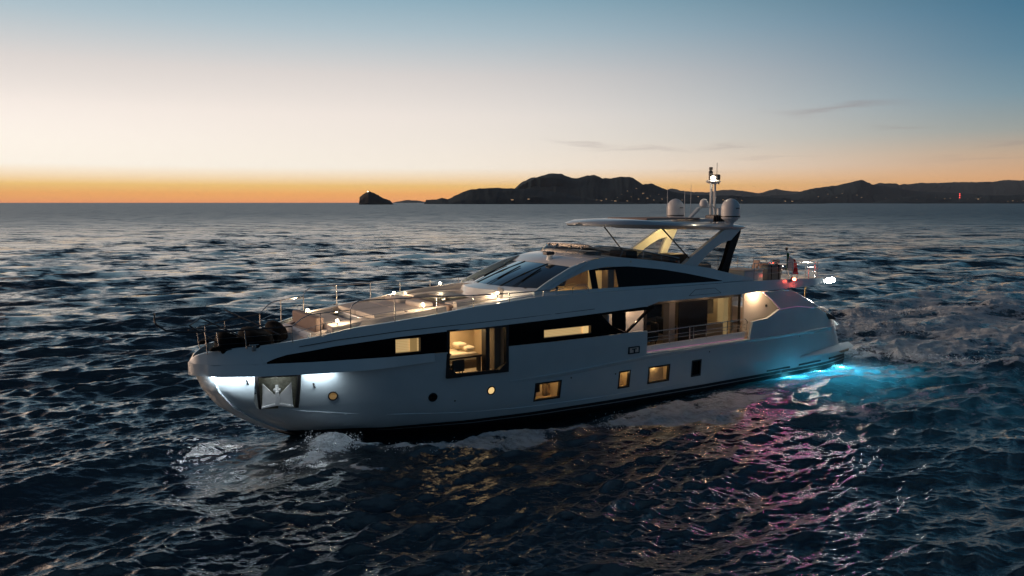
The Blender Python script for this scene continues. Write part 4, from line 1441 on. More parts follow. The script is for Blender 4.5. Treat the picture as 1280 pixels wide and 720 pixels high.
# flybridge deck, screen and seating
MB().add([(.8, -2.5, 6.22), (.8, 2.5, 6.22), (-4, 2.6, 5.95), (-4, -2.6, 5.95)], [(0, 1, 2, 3)]).add([(-4, 2.6, 5.95), (-4, -2.6, 5.95), (-8.8, -2.6, 5.32), (-8.8, 2.6, 5.32)], [(0, 1, 2, 3)]).build('flybridge_deck', 'teak', yacht)
def fs(u):     # plan of the screen foot
    if abs(u) < .35: 
        k = u / .35
        return Vector((1.15 - .25 * k * k, 1.9 * k, 6.86 - .02 * k * k))
    k = (abs(u) - .35) / .65
    x = .9 - 5.4 * k
    return Vector((x, math.copysign(1.9 + .62 * min(1, k * 2.2), u), zt(x) - .01))
SU = np.linspace(-1, 1, 41)
def sh(u):
    x = fs(u).x
    return interp(x, [(-4.6, .30), (-3, .36), (-1.5, .42), (.0, .46), (1.2, .48)])
fly = MB()
lo = [fs(u) for u in SU]
hi = [fs(u) + Vector((-.40 * min(1, max(0, (fs(u).x + 3) / 3)), 0, sh(u))) for u in SU]
for v_ in hi: v_.y *= .97
fly.loft([lo, hi], 0, False, False, True)
fl = fly.build('flybridge_screen', M['smoke'], yacht)
so = fl.modifiers.new('thick', 'SOLIDIFY'); so.thickness = .015
cap = MB(); cap.tube(hi, .028, 6)
for k in (3, 6, 9, 12, 15, 18, 22, 25, 28, 31, 34, 37):
    cap.tube([lo[k], hi[k]], .014, 5)
cap.build('screen_trim', 'steel', fl)
cow = MB()
cow.loft([[p + Vector((.12, 0, -.30)) if abs(p.y) < 1.9 else p + Vector((0, 0, -.22)) for p in lo], [p + Vector((.05, 0, .02)) for p in lo], [p + Vector((-.08, 0, .02)) for p in lo], [p + Vector((-.16, 0, -.5)) for p in lo]], 0, False, False, True)
cow.build('flybridge_coaming', 'white', yacht)
for (x0_, x1_, y0_, y1_, z0_, z1_, nm, mt) in ((-.6, .3, -1.3, 1.2, 6.2, 6.98, 'flybridge_console', 'white'), (-2.6, -1.9, .2, 1.5, 6.0, 6.95, 'flybridge_helm_bench', 'seat'), (-4.4, -3.3, -2.2, -.4, 5.95, 6.62, 'flybridge_sofa', 'cushion'),
                                   (-5.6, -4.3, .7, 2.0, 5.7, 6.72, 'bar_unit', 'seat'), (-7.2, -5.8, -.2, 2.1, 5.4, 6.12, 'aft_lounge', 'cushion')):
    MB().box(x0_, x1_, y0_, y1_, z0_, z1_).build(nm, mt, yacht, .06, seg=3)

# ---------------------------------------------------------------- hardtop on raked arches
HT = [(-.15, 8.22, 8.32), (-.45, 8.17, 8.38), (-1.0, 8.10, 8.46), (-1.8, 8.06, 8.50), (-3, 8.02, 8.46), (-5, 7.96, 8.36), (-7, 7.90, 8.26), (-8.6, 7.87, 8.20), (-9.4, 7.90, 8.17), (-9.75, 7.97, 8.12)]
HW = [(-.15, .35), (-.22, .9), (-.42, 1.45), (-.75, 1.9), (-1.3, 2.25), (-2.2, 2.52), (-8.6, 2.62), (-9.3, 2.5), (-9.75, 2.2)]
ht = MB()
rings = []
for x in [-.15, -.2, -.28, -.4, -.55, -.75, -1, -1.3, -1.7, -2.2, -2.8, -3.4, -5, -7, -8.6, -9.2, -9.55, -9.75]:
    w = interp(x, sorted(HW)); 
    zb_ = interp(x, sorted((p[0], p[1]) for p in HT)); zt_ = interp(x, sorted((p[0], p[2]) for p in HT))
    zm = zb_ * .55 + zt_ * .45
    if x == -.15: zb_, zt_ = 8.25, 8.29
    ring = [(x, -w * .9, zb_), (x, -w * .5, zb_ + .03), (x, 0, zb_ + .04), (x, w * .5, zb_ + .03), (x, w * .9, zb_), (x, w, zm), (x, w * .93, zt_ - .10), (x, w * .7, zt_ - .02), (x, 0, zt_ + .02), (x, -w * .7, zt_ - .02), (x, -w * .93, zt_ - .10), (x, -w, zm)]
    rings.append(ring)
ht.loft(rings, 0, True, True, True)
ht = ht.build('hardtop', 'hard', yacht)
MB().box(-6.9, -3.2, -1.5, 1.5, 8.44, 8.52).build('sunroof', 'taupe', ht, .03)
MB().box(-7.9, -6.9, -.2, 1.5, 8.30, 8.46).build('top_locker', 'hard', ht, .04)
for side in (1, -1):
    a = MB()
    y0_, y1_ = sorted((side * 2.28, side * 2.52))
    # hollow arch made of three legs: raked front leg, aft leg, top
    outer = [(-4.75, 6.24), (-5.35, 6.62), (-6.10, 7.02), (-6.80, 7.40), (-7.35, 7.68), (-7.80, 7.93), (-9.0, 7.93), (-8.95, 7.72), (-8.72, 7.28), (-8.35, 6.6), (-7.95, 5.62)]
    inner = [(-5.72, 6.12), (-6.02, 6.36), (-6.5, 6.72), (-7.0, 7.00), (-7.55, 7.24), (-8.0, 7.33), (-8.22, 7.36), (-8.12, 7.2), (-7.78, 6.4), (-7.38, 5.74)]
    lean = lambda z: -side * .06 * (z - 6)
    def P3(p, y): return (p[0], y + lean(p[1]), p[1])
    # front leg
    fo_ = outer[:6]; fi_ = inner[:7]
    n_ = 12
    so_ = np.linspace(0, 1, n_)
    def along(pl, s):
        L_ = [0]
        for p, q in zip(pl, pl[1:]): L_.append(L_[-1] + math.dist(p, q))
        t = s * L_[-1]
        return (float(np.interp(t, L_, [p[0] for p in pl])), float(np.interp(t, L_, [p[1] for p in pl])))
    fo_pts = [along(outer[:7], s) for s in so_]
    fi_pts = [along(inner[:7], s) for s in so_]
    a.loft([[P3(p, y0_), P3(q, y0_), P3(q, y1_), P3(p, y1_)] for p, q in zip(fo_pts, fi_pts)], 0, True, True, True)
    back_o = [outer[6], outer[7], outer[8], outer[9], outer[10]]
    back_i = [inner[6], inner[6], inner[7], inner[8], inner[9]]
    a.loft([[P3(p, y0_), P3(q, y0_), P3(q, y1_), P3(p, y1_)] for p, q in zip(back_o, back_i)], 1 if side > 0 else 0, True, True)
    a.loft([[P3(p, y0_), P3(q, y0_), P3(q, y1_), P3(p, y1_)] for p, q in (((-7.95, 5.62), (-7.40, 5.76)), ((-6.9, 5.75), (-6.9, 5.95)), ((-5.6, 5.98), (-5.70, 6.13)), ((-4.7, 6.18), (-4.72, 6.26)))], 0, True, True)
    ar = a.build('hardtop_arch', ['hull', 'black'], yacht)
    if side > 0: tag(ar, 'near arch leg with dark glazed opening')
    g = MB()
    ym = (y0_ + y1_) / 2
    g.add([P3(p, ym) for p in inner], [tuple(range(len(inner)))])
    g.build('arch_glass', 'smoke', ar)
    MB().tube([(-3.55, side * 2.2, 8.04), (-5.60, side * 2.45, 6.20)], .035, 8).build('hardtop_strut', 'blacktrim', yacht)
light('AREA', 'hardtop_downlight', ht, (-7.2, -.4, 7.86), 60, (1, .62, .22), .3, aim=(-7.2, -3, 6.6), sx=1.4)
light('POINT', 'hardtop_downlight', ht, (-7.9, -.9, 7.6), 60, (1, .62, .24), .08)

# satellite domes
for (y, lab) in ((2.0, 'nearer satellite dome on stalk'), (-2.0, 'farther satellite dome')):
    c = (-8.62, y, 8.12)
    d = MB().lathe([(.16, 0.0), (.18, .12), (.34, .26), (.46, .34), (.485, .42)], c, 28).build('satellite_dome', 'dome', yacht)
    tag(d, lab)
    MB().lathe([(.488, .42), (.495, .45), (.488, .48)], c, 28).build('dome_band', 'blacktrim', d)
    prof = [(.485, .48), (.49, .80)] + [(.49 * math.cos(t), .84 + .54 * math.sin(t)) for t in np.linspace(.05, 1.5, 12)] + [(.01, 1.385)]
    MB().lathe(prof, c, 32).build('dome_shell', 'dome', d)
    MB().box(c[0] - .10, c[0] + .16, y + .485, y + .50, c[2] + .86, c[2] + .90).build('dome_mark', 'blacktrim', d)

# radar mast
mst = MB()
mst.tube([(-9.15, .16, 8.1), (-9.12, .16, 10.35)], .075, 10)
mst.tube([(-9.62, .0, 8.1), (-9.58, .0, 10.35)], .065, 10)
mst.box(-9.72, -9.02, -.05, .05, 9.02, 9.10)
mst = mst.build('radar_mast', 'dome', yacht)
MB().lathe([(.18, 10.30), (.36, 10.38), (.40, 10.44), (.34, 10.50), (.2, 10.54)], (-9.36, .08, 0), 16).build('mast_platform', 'dome', mst)
MB().lathe([(.10, 10.5), (.12, 10.95), (.07, 11.02), (.10, 11.08), (.10, 11.2)], (-9.12, .1, 0), 12).build('mast_head', 'darkmetal', mst)
MB().tube([(-9.6, .1, 10.5), (-9.6, .1, 11.45)], .014, 6).build('whip_aerial', 'darkmetal', mst)
MB().box(-9.75, -9.45, -.1, .25, 10.52, 10.82).build('horn', 'darkmetal', mst, .05)
MB().tube([(-9.86, .0, 10.3), (-9.86, .0, 10.72)], .05, 8).build('side_lamp', 'darkmetal', mst)
ml = MB().lathe([(.02, -.10), (.10, -.06), (.12, 0), (.10, .06), (.02, .10)], (-9.05, .34, 10.62), 14).build('mast_light', mat('mast lamp lens', (1, .95, .8), .3, emit=(1, .86, .62), es=40), mst)
light('POINT', 'mast_light_source', ml, (-9.0, .5, 10.64), 12, (1, .82, .55), .08)
# bracket with small dome and radar fin
br_ = MB()
br_.loft([[(-7.55, .05, 8.4), (-7.55, .25, 8.4), (-7.35, .25, 8.4), (-7.35, .05, 8.4)], [(-8.35, .05, 9.0), (-8.35, .25, 9.0), (-8.15, .25, 9.04), (-8.15, .05, 9.04)], [(-9.0, .05, 9.02), (-9.0, .25, 9.02), (-9.0, .25, 9.10), (-9.0, .05, 9.10)]], 0)
br_.box(-10.4, -9.65, .06, .24, 8.15, 9.0)
br_.build('mast_bracket', 'hard', yacht, .02)
MB().lathe([(.10, 9.04), (.22, 9.10), (.24, 9.25), (.18, 9.42), (.05, 9.5)], (-8.6, .15, 0), 16).build('gps_dome', 'dome', yacht)
fn = MB()
for k in range(7):
    x = -8.1 - k * .16
    fn.box(x - .05, x + .02, .75, 1.35, 8.28, 8.62 + .03 * math.sin(k))
fn.build('horn_rack', 'darkmetal', yacht, .015)
for (x, y, z0_, z1_) in ((-7.2, -1.2, 8.4, 10.1), (-9.4, -1.6, 8.1, 10.3), (-7.9, -.6, 8.4, 9.9)):
    MB().tube([(x, y, z0_), (x, y, z1_)], [.022, .010], 6).build('antenna', 'dome', yacht)
# search light on the brow
sl = MB().lathe([(.14, 6.62), (.16, 6.72), (.13, 6.84), (.15, 6.90)], (2.02, .55, -.06), 16).build('searchlight', 'white', yacht)
MB().box(1.85, 2.30, .38, .72, 6.86, 7.02).build('lamp_head', 'darkmetal', sl, .03)

# ---------------------------------------------------------------- guard rails on the fore-deck
for side in (1, -1):
    ry = lambda x: (bs(x) - .13) * side
    top = [(14.80, 4.22), (14.80, 4.78), (14.45, 5.05), (14.15, 5.20), (13.83, 5.23), (12.76, 5.30)]
    r_ = MB()
    r_.tube([(x, ry(x), z) for x, z in [(14.80, 4.78), (14.45, 5.06), (14.2, 5.18), (13.83, 5.22), (12.76, 5.29)]], .022, 8)
    r_.tube([(x, ry(x), z) for x, z in [(12.76, 4.60), (12.76, 5.32), (12.66, 5.50), (12.45, 5.62), (12.2, 5.645), (11.1, 5.64), (9.42, 5.64), (7.85, 5.60), (6.2, 5.59), (4.57, 5.62), (3.5, 5.62)]], .022, 8)
    r_.tube([(x, ry(x), z) for x, z in [(14.80, 4.50), (13.83, 4.80), (12.76, 4.98), (11.1, 5.18), (9.42, 5.28), (7.85, 5.36), (6.2, 5.42), (4.57, 5.5)]], .010, 6)
    r_ = r_.build('guard_rail', 'steel', yacht)
    for x in (14.80, 13.83, 12.76, 11.12, 9.42, 7.85, 6.2, 4.57):
        zt_ = interp(x, [(3.5, 5.62), (4.57, 5.62), (6.2, 5.59), (7.85, 5.60), (9.42, 5.64), (12.0, 5.64), (12.7, 5.30), (13.83, 5.22), (14.8, 4.78)])
        MB().tube([(x, ry(x), zs(x) - .02), (x, ry(x), zt_)], .02, 8).build('post', 'steel', r_)
    # little hand rail by the wheelhouse door
    MB().tube([(x, side * 3.45, z) for x, z in ((2.9, 5.38), (2.9, 5.62), (2.6, 5.72), (2.2, 5.70), (2.03, 5.56), (2.0, 5.38))], .016, 6).build('hand_rail', 'steel', yacht)
    # bow rail
    r_ = MB()
    pr = [(14.8, 4.77), (16.3, 4.69), (17.3, 4.63), (17.65, 4.60)]
    r_.tube([(x, ry(x) if x < 17.6 else side * .45, z) for x, z in pr] + [(17.95, side * .28, 4.60)], .028, 8)
    r_.tube([(x, ry(x) if x < 17.6 else side * .45, z - .26) for x, z in pr], .011, 6)
    r_.tube([(x, ry(x) if x < 17.6 else side * .45, z - .48) for x, z in pr[:-1]], .011, 6)
    r_ = r_.build('bow_rail', 'darkmetal', yacht)
    for x in (16.3, 17.15, 17.5):
        MB().tube([(x, ry(x), zs(x) - .05), (x + .06, ry(x), 4.66 if x < 17 else 4.62)], .02, 8).build('post', 'steel', r_)
# jackstaff and sloping poles over the pulpit
MB().tube([(17.6, .28, 4.60), (17.95, .28, 4.60), (18.3, .1, 4.62), (18.75, 0, 4.68), (19.05, 0, 4.92), (19.12, 0, 5.02), (19.12, 0, 5.36)], [.036, .036, .034, .034, .034, .034, .03], 8).build('jackstaff', 'darkmetal', yacht)
for (a, b) in (((18.02, .35, 4.86), (16.9, .95, 4.0)), ((17.45, -.5, 5.0), (15.7, 1.0, 4.0)), ((16.3, -1.6, 5.10), (14.9, .9, 4.3)), ((18.02, .35, 4.86), (17.45, -.5, 5.0))):
    MB().tube([a, b], .028, 6).build('pulpit_pole', 'darkmetal', yacht)

# windlasses, cleats at the bow
for side in (1, -1):
    MB().lathe([(.20, 0), (.22, .06), (.12, .10), (.12, .22), (.17, .26), (.17, .30), (.03, .32)], (16.55, side * .75, 3.80), 16).build('windlass', 'steel', yacht)
    MB().box(17.0, 17.3, min(side * .62, side * .72), max(side * .62, side * .72), 3.94, 3.99).box(17.08, 17.12, min(side * .64, side * .7), max(side * .64, side * .7), 3.7, 3.95).build('cleat', 'steel', yacht, .015)
    MB().box(15.9, 16.25, min(side * 1.50, side * 1.6), max(side * 1.50, side * 1.6), 4.12, 4.16).box(16.0, 16.14, min(side * 1.52, side * 1.58), max(side * 1.52, side * 1.58), 3.9, 4.13).build('cleat', 'steel', yacht, .015)
    MB().prism([(17.05, 3.94), (17.5, 3.94), (17.42, 4.06), (17.15, 4.10)], 'y', side * .78, side * 1.0).build('fairlead', 'cover', yacht, .03)

# black canvas-covered bundles standing on the bow deck
def bundle(c, sx_, sy_, h, seed, label):
    t_ = thing('covered_bundle', label, 'covered bundle', c, 'black covered bundles on the bow deck')
    g = random.Random(seed)
    rings = []
    nn = 22
    for (z, k) in ((0, .92), (.12, 1.0), (.35, 1.0), (.62, .97), (.84, .86), (.95, .70), (1.0, .42), (1.0, .1)):
        ring = []
        for i in range(nn):
            t = 2 * math.pi * i / nn
            q = (abs(math.cos(t)) ** 3.2 + abs(math.sin(t)) ** 3.2) ** (-1 / 3.2)
            w = 1 + .05 * math.sin(3 * t + seed) + .035 * math.sin(7 * t + 2 * seed + z * 4) + g.uniform(-.012, .012)
            ring.append((sx_ * q * k * w * math.cos(t), sy_ * q * k * w * math.sin(t), h * z * (1 + .12 * math.sin(t * 1 + seed) * z)))
        rings.append(ring)
    b = MB().loft(rings, 0, True, True, True).build('cover', 'cover', t_)
    MB().tube([(sx_ * 1.02 * math.cos(t), sy_ * 1.02 * math.sin(t), h * .30) for t in [2 * math.pi * i / 20 for i in range(21)]], .018, 5, caps=False).build('strap', 'seat', t_)
    return t_


bundle((16.75, .45, 3.74), .40, .62, .76, 1, 'black canvas bundle nearest the bow tip, leaning under the poles')
bundle((15.75, .65, 3.78), .60, .90, .78, 2, 'widest black canvas bundle, middle of the three behind the bow rail')
bundle((14.75, -.1, 3.86), .36, .75, .74, 3, 'low rounded black canvas bundle beside the forward sun cushion')

# ---------------------------------------------------------------- fore-deck lounge
def block(name, x0, x1, y0, y1, z0, z1, mt, parent=None, bv=.06, slope=0.0, label=None):
    """slope: drop per metre going forward"""
    mb = MB()
    zz = lambda x, z: z - slope * (x - x0)
    v = [(x, y, zz(x, z)) for z in (z0, z1) for y in (y0, y1) for x in (x0, x1)]
    mb.add(v, [(0, 2, 3, 1), (4, 5, 7, 6), (0, 1, 5, 4), (2, 6, 7, 3), (0, 4, 6, 2), (1, 3, 7, 5)])
    o_ = mb.build(name, mt, parent or yacht, bv, seg=3)
    if label: tag(o_, label)
    return o_


# raised moulded plinth round the lounge
for side in (1, -1):
    mb = MB()
    strip(mb, rngx(8.7, 14.3, .4), lambda x: dz(x) - .05, lambda x: dz(x) + interp(x, [(8.7, .26), (12, .24), (14.0, .14), (14.3, .02)]), lambda x: bs(x) - .62, lambda x: bs(x) - .78, .30, side)
    mb.build('lounge_coaming', 'cushion', yacht)
    mb = MB()
    strip(mb, rngx(3.6, 8.3, .4), lambda x: dz(x) - .05, lambda x: dz(x) + interp(x, [(3.6, .24), (5, .22), (8.3, .08)]), lambda x: bs(x) - .50, lambda x: bs(x) - .62, .45, side)
    mb.build('lounge_side', 'white', yacht)
sc = block('sun_cushion', 13.75, 14.85, -1.5, 1.9, 4.05, 4.36, 'cushion', slope=.34, label='sloping front sun cushion')
block('folded_towel', 14.0, 14.16, -1.3, 1.8, 4.26, 4.42, mat('pale towel', (.68, .72, .78), .9), sc, .02, slope=.34)
block('front_backrest', 13.2, 13.55, -1.8, 1.0, 4.10, 4.86, 'taupe', bv=.08, label='taupe front backrest')
block('front_seat', 12.2, 13.2, -1.7, 1.4, 4.10, 4.70, 'cushion', slope=.05)
block('side_seat', 11.75, 13.3, 1.5, 2.15, 4.45, 4.80, 'cushion', slope=.10)
block('side_seat', 11.75, 13.3, -2.25, -1.75, 4.45, 4.80, 'cushion', slope=.10)
block('sunpad_base', 8.75, 11.5, -1.95, 1.95, 4.35, 4.84, 'white', slope=.06)
for (ya, yb_) in ((-1.9, -.03), (.03, 1.9)):
    for (xa, xb) in ((8.8, 10.1), (10.14, 11.5)):
        block('sunpad', xa, xb, ya, yb_, 4.86 - .06 * (xa - 8.8), 5.06 - .06 * (xa - 8.8), 'cushion', slope=.06)
for y in (-1.0, 1.0):
    MB().box(8.75, 9.4, y - .7, y + .7, 5.0, 5.22).build('head_cushion', 'cushion', yacht, .1, seg=4)
# U-shaped sofa with curved backrest
mb = MB(); mb2 = MB()
us = np.linspace(0, 1, 25)
def upath(s, w, xr, xf):
    # from port front, round aft, to starboard front
    t = s * math.pi
    c, d = math.cos(t), math.sin(t)
    y = w * math.copysign(abs(c) ** .55, c)
    x = xf + (xr - xf) * abs(d) ** .75
    return x, y
ro = [upath(s, 2.45, 4.95, 8.1) for s in us]
ri = [upath(s, 2.12, 5.25, 8.1) for s in us]
ri2 = [upath(s, 1.45, 5.95, 8.1) for s in us]
def ht_(x): return dz(x) + interp(x, [(5, .42), (8.1, .30)])
mb.loft([[(o_[0], o_[1], dz(o_[0])), (o_[0], o_[1], ht_(o_[0]) - .03), ((o_[0] * .7 + i_[0] * .3), (o_[1] * .7 + i_[1] * .3), ht_(o_[0])), ((o_[0] * .3 + i_[0] * .7), (o_[1] * .3 + i_[1] * .7), ht_(o_[0])), (i_[0], i_[1], ht_(i_[0]) - .05), (i_[0], i_[1], dz(i_[0]))] for o_, i_ in zip(ro, ri)], 0, True, True, True)
sofa = mb.build('lounge_sofa', 'cushion', yacht)
mb2.loft([[(o_[0], o_[1], dz(o_[0])), (o_[0], o_[1], dz(o_[0]) + .20), (i_[0], i_[1], dz(i_[0]) + .20), (i_[0], i_[1], dz(i_[0]))] for o_, i_ in zip(ri, ri2)], 0, True, True, True)
mb2.build('seat_cushion', 'cushion', sofa)
block('sofa_front', 8.1, 8.35, -2.2, 2.2, 4.55, 5.10, 'taupe', bv=.06, label='taupe sofa front')
tbl = thing('coffee_table', 'low wooden table inside the foredeck sofa, its top lit warm', 'table', (7.2, .0, 5.04))
MB().box(-.55, .55, -.75, .75, .20, .25).build('table_top', 'wood', tbl, .02)
MB().lathe([(.22, 0), (.06, .03), (.06, .20)], n=14).build('pedestal', 'steel', tbl)

# lamps on the fore-deck
for (x, y, z, e_) in ((13.05, 2.02, 4.80, 66), (12.72, -2.25, 4.72, 44), (9.6, 2.38, 5.22, 56), (8.64, -2.35, 5.18, 54), (6.15, 2.50, 5.46, 62), (6.22, -2.45, 5.48, 56)):
    zb_ = dz(x) + .1
    l = MB().tube([(x, y, zb_), (x, y, z - .02)], .02, 8).build('deck_lamp', 'steel', yacht)
    MB().lathe([(.02, -.05), (.055, -.03), (.06, .0), (.05, .035), (.01, .05)], (x, y, z + .03), 12).build('lamp_head', 'warmlamp', l)
    light('POINT', 'deck_lamp_source', l, (x, y, z + .12), e_, (1, .74, .46), .05)

# ---------------------------------------------------------------- cockpit and stern
for side in (1, -1):
    y_ = side * 3.02
    pw_ = MB()
    pw_.prism([(-8.62, 2.33), (-8.62, 4.74), (-10.0, 4.74), (-10.6, 4.60), (-11.9, 3.70), (-12.6, 3.5), (-12.6, 2.33)], 'y', y_ - .05, y_ + .05)
    pw_.build('cockpit_side_panel', M['wallwarm'], yacht)
    MB().lathe([(.10, 0), (.07, .02), (.05, .02)], (0, 0, 0), 14)
    MB().tube([(-10.35, side * 3.08, 3.86), (-10.35, side * 3.10, 3.86)], .07, 14).build('socket', 'darkmetal', yacht)
    wg = MB()
    pts = [(-9.42, 4.66), (-9.7, 4.70), (-11.6, 4.66), (-12.3, 4.42), (-14.15, 3.58), (-13.6, 3.57), (-12.2, 3.74), (-10.75, 3.70), (-10.1, 4.25)]
    wg.prism(pts, 'y', side * 3.55, side * 3.64)
    wg.build('aft_wing', 'hull', yacht, .02)
    # thin magenta and white edge light
    e = MB().tube([(-9.44, side * 3.66, 4.64), (-10.12, side * 3.66, 4.23), (-10.76, side * 3.66, 3.70), (-12.2, side * 3.66, 3.75), (-13.6, side * 3.66, 3.58)], .012, 5).build('led_strip', 'magenta', yacht)
    MB().tube([(-11.75, side * 3.5, 4.66), (-12.6, side * 3.5, 4.34), (-14.3, side * 3.4, 3.62)], .022, 6).build('wing_rail', 'steel', yacht)
    MB().tube([(-13.66, side * 3.0, 3.5), (-13.72, side * 3.0, 4.83)], .045, 10).build('stanchion', mat('brass post', (.55, .42, .22), .25, .9) if side > 0 else 'steel', yacht)  # port stanchion in brass, starboard one in polished steel
    # stern coaming cushions
    MB().prism([(-12.4, 3.40), (-12.4, 3.66), (-14.1, 3.62), (-14.9, 3.50), (-15.4, 3.30), (-15.3, 3.05)], 'y', side * 2.55, side * 3.38).build('stern_coaming', 'cushion', yacht, .08, seg=3)
    MB().lathe([(.09, 0), (.09, .1), (.05, .12), (.05, .2), (.1, .24), (.02, .26)], (-14.0, side * 3.2, 3.60), 12).build('mooring_winch', 'steel', yacht)
    MB().prism([(-14.95, 3.16), (-15.6, 2.95), (-15.9, 2.72), (-15.2, 2.80)], 'y', side * 3.40, side * 3.52).build('mooring_port', 'blacktrim', yacht)
    MB().tube([(-14.5, side * 3.38, 3.45), (-15.3, side * 3.36, 3.18), (-16.0, side * 3.22, 2.82), (-16.5, side * 3.1, 2.45)], .03, 8).build('stern_rail', 'steel', yacht)
MB().box(-12.6, -12.2, -2.4, 2.4, 2.33, 3.3).build('cockpit_sofa', 'cushion', yacht, .08, seg=3)
MB().box(-14.9, -12.6, -2.6, 2.6, 2.33, 3.25).build('stern_locker', 'white', yacht, .06, seg=3)
mb = MB()
rr = []
for x in np.linspace(-16.9, -18.9, 8):
    w = interp(-x, [(16.9, 3.1), (18.2, 2.9), (18.7, 2.4), (18.9, 1.6)])
    rr.append([(x, -w, .60), (x, w, .60), (x, w, .74), (x, -w, .74)])
mb.loft(rr, 0)
mb.build('swim_platform', 'teak', yacht, .02)
MB().box(-17.3, -16.2, -2.6, 2.6, .74, 2.3).build('transom_door', 'white', yacht, .1)
# cockpit lamps
for (x, y, e_) in ((-9.35, 3.35, 85), (-11.2, 1.0, 40)):
    l = MB().lathe([(.07, 0), (.07, .02), (.01, .025)], (x, y, interp(x, UB) - .015), 14).build('ceiling_lamp', 'warmlamp', yacht)
    light('POINT', 'ceiling_lamp_source', l, (x, y, interp(x, UB) - .14), e_, (1, .66, .38), .05)
for (x, yl, e_) in ((-.6, 3.2, 22), (-2.2, 3.62, 28), (-4.4, 3.62, 28), (-6.6, 3.62, 28)):
    l = MB().lathe([(.035, 0), (.035, .015), (.01, .02)], (x, yl, interp(x, UB) - .0), 10).build('ceiling_lamp', 'warmlamp', yacht)
    light('POINT', 'ceiling_lamp_source', l, (x, yl, interp(x, UB) - .10), e_, (1, .60, .33), .04)
# magenta strip on the underside of the overhang
l = MB().box(-14.0, -9.6, 3.30, 3.34, 4.765, 4.785).build('led_strip', 'magenta', yacht)
light('AREA', 'led_strip_glow', l, (-11.8, 3.72, 4.66), 60, (1.0, .16, .62), .05, aim=(-11.8, 8.0, 4.66), sx=4.2)

# ---------------------------------------------------------------- aft upper deck
r_ = MB()
rp = [(-8.9, 3.42), (-12.0, 3.38), (-13.6, 3.25), (-14.9, 2.85), (-15.6, 2.2), (-15.85, 1.4)]
full = [(x, y) for x, y in rp] + [(-15.9, 0)] + [(x, -y) for x, y in rp[::-1]]
for h in (.88, .60, .34):
    r_.tube([(x, y, interp(x, UT) + h) for x, y in full], .02 if h > .8 else .010, 6)
r_ = r_.build('upper_rail', 'steel', yacht)
for x, y in full:
    MB().tube([(x, y, interp(x, UT) - .1), (x, y, interp(x, UT) + .88)], .02, 6).build('post', 'steel', r_)
st_ = block('stair_cover', -10.25, -8.8, 1.4, 2.9, 5.1, 5.74, 'hull', bv=.05)
MB().box(-10.2, -8.7, 1.35, 2.95, 5.75, 5.79).build('cover_top', 'cushion', st_, .01)
lp = thing('life_raft', 'dark grey upright life raft case on the aft upper deck', 'life raft', (-11.55, 2.35, 5.08))
MB().box(-.55, .55, -.28, .28, .02, .84).build('case', mat('grey raft case', (.10, .115, .13), .6, noise=.15), lp, .09, seg=3)
for x in (-.3, .3): MB().box(x - .03, x + .03, -.295, .295, .01, .86).build('strap', 'cover', lp, .01)
wt_ = thing('deck_table', 'small white table standing on the aft upper deck near the floodlight', 'table', (-14.6, 1.2, 5.0))
MB().box(-.5, .5, -.4, .4, .74, .79).build('table_top', 'white', wt_, .02)
for sx_ in (-.4, .4):
    for sy_ in (-.3, .3): MB().tube([(sx_, sy_, 0), (sx_ * .7, sy_ * .7, .75)], .022, 6).build('leg', 'steel', wt_)
for i, (x, y, rz, lab) in enumerate(((-12.7, 1.2, .2, 'low dark deck chair beside the grey life raft case'), (-13.4, -.6, 2.8, 'low dark deck chair behind the flag'), (-15.2, .2, -1.6, 'dark deck chair next to the small white table'))):
    t_ = thing('deck_chair', lab, 'deck chair', (x, y, 5.06), 'deck chairs on the aft upper deck', rz)
    MB().box(-.3, .3, -.3, .3, .30, .38).build('seat', 'taupe', t_, .03)
    MB().prism([(.25, .36), (.33, .36), (.48, .86), (.41, .86)], 'y', -.3, .3).build('backrest', 'taupe', t_, .02)
    for sx_ in (-.26, .26):
        for sy_ in (-.27, .27): MB().tube([(sx_, sy_, 0), (sx_, sy_, .55)], .016, 6).build('leg', 'darkmetal', t_)
light('POINT', 'upper_deck_glow', st_, (-11.0, .9, 5.35), 8, (1, .45, .24), .08)
for (x, y) in ((-12.4, 3.2), (-10.6, 3.25)):
    l = MB().box(x - .6, x + .6, y - .012, y + .012, interp(x, UT) - .12, interp(x, UT) - .10).build('led_strip', 'warmstrip', yacht)
# ensign
fp = MB().tube([(-12.32, 2.9, 5.1), (-12.12, 2.9, 6.72)], .022, 8).build('flagpole', 'steel', yacht)
MB().lathe([(.01, -.09), (.07, -.05), (.09, 0), (.07, .05), (.01, .09)], (-12.1, 2.9, 6.80), 12).build('finial', 'darkmetal', fp)
fg = MB()
rows_ = 9
for k, (mi, xa, xb) in enumerate(((0, 0, .33), (1, .33, .60), (2, .60, 1.0))):
    rings = []
    for s in np.linspace(xa, xb, 5):
        ring = []
        for j in range(rows_):
            t = j / (rows_ - 1)
            ring.append((-12.13 - 1.0 * s ** 1.3 + .12 * t * (1 - s) - .02 * math.sin(14 * s), 2.9 + .10 * math.sin(11 * s + 2 * t), 6.62 - .85 * t * (1.0 - .25 * s) - .62 * s))
        rings.append(ring)
    fg.loft(rings, mi, False, False, True)
fg.build('flag', ['green', 'flagwhite', 'red'], fp)
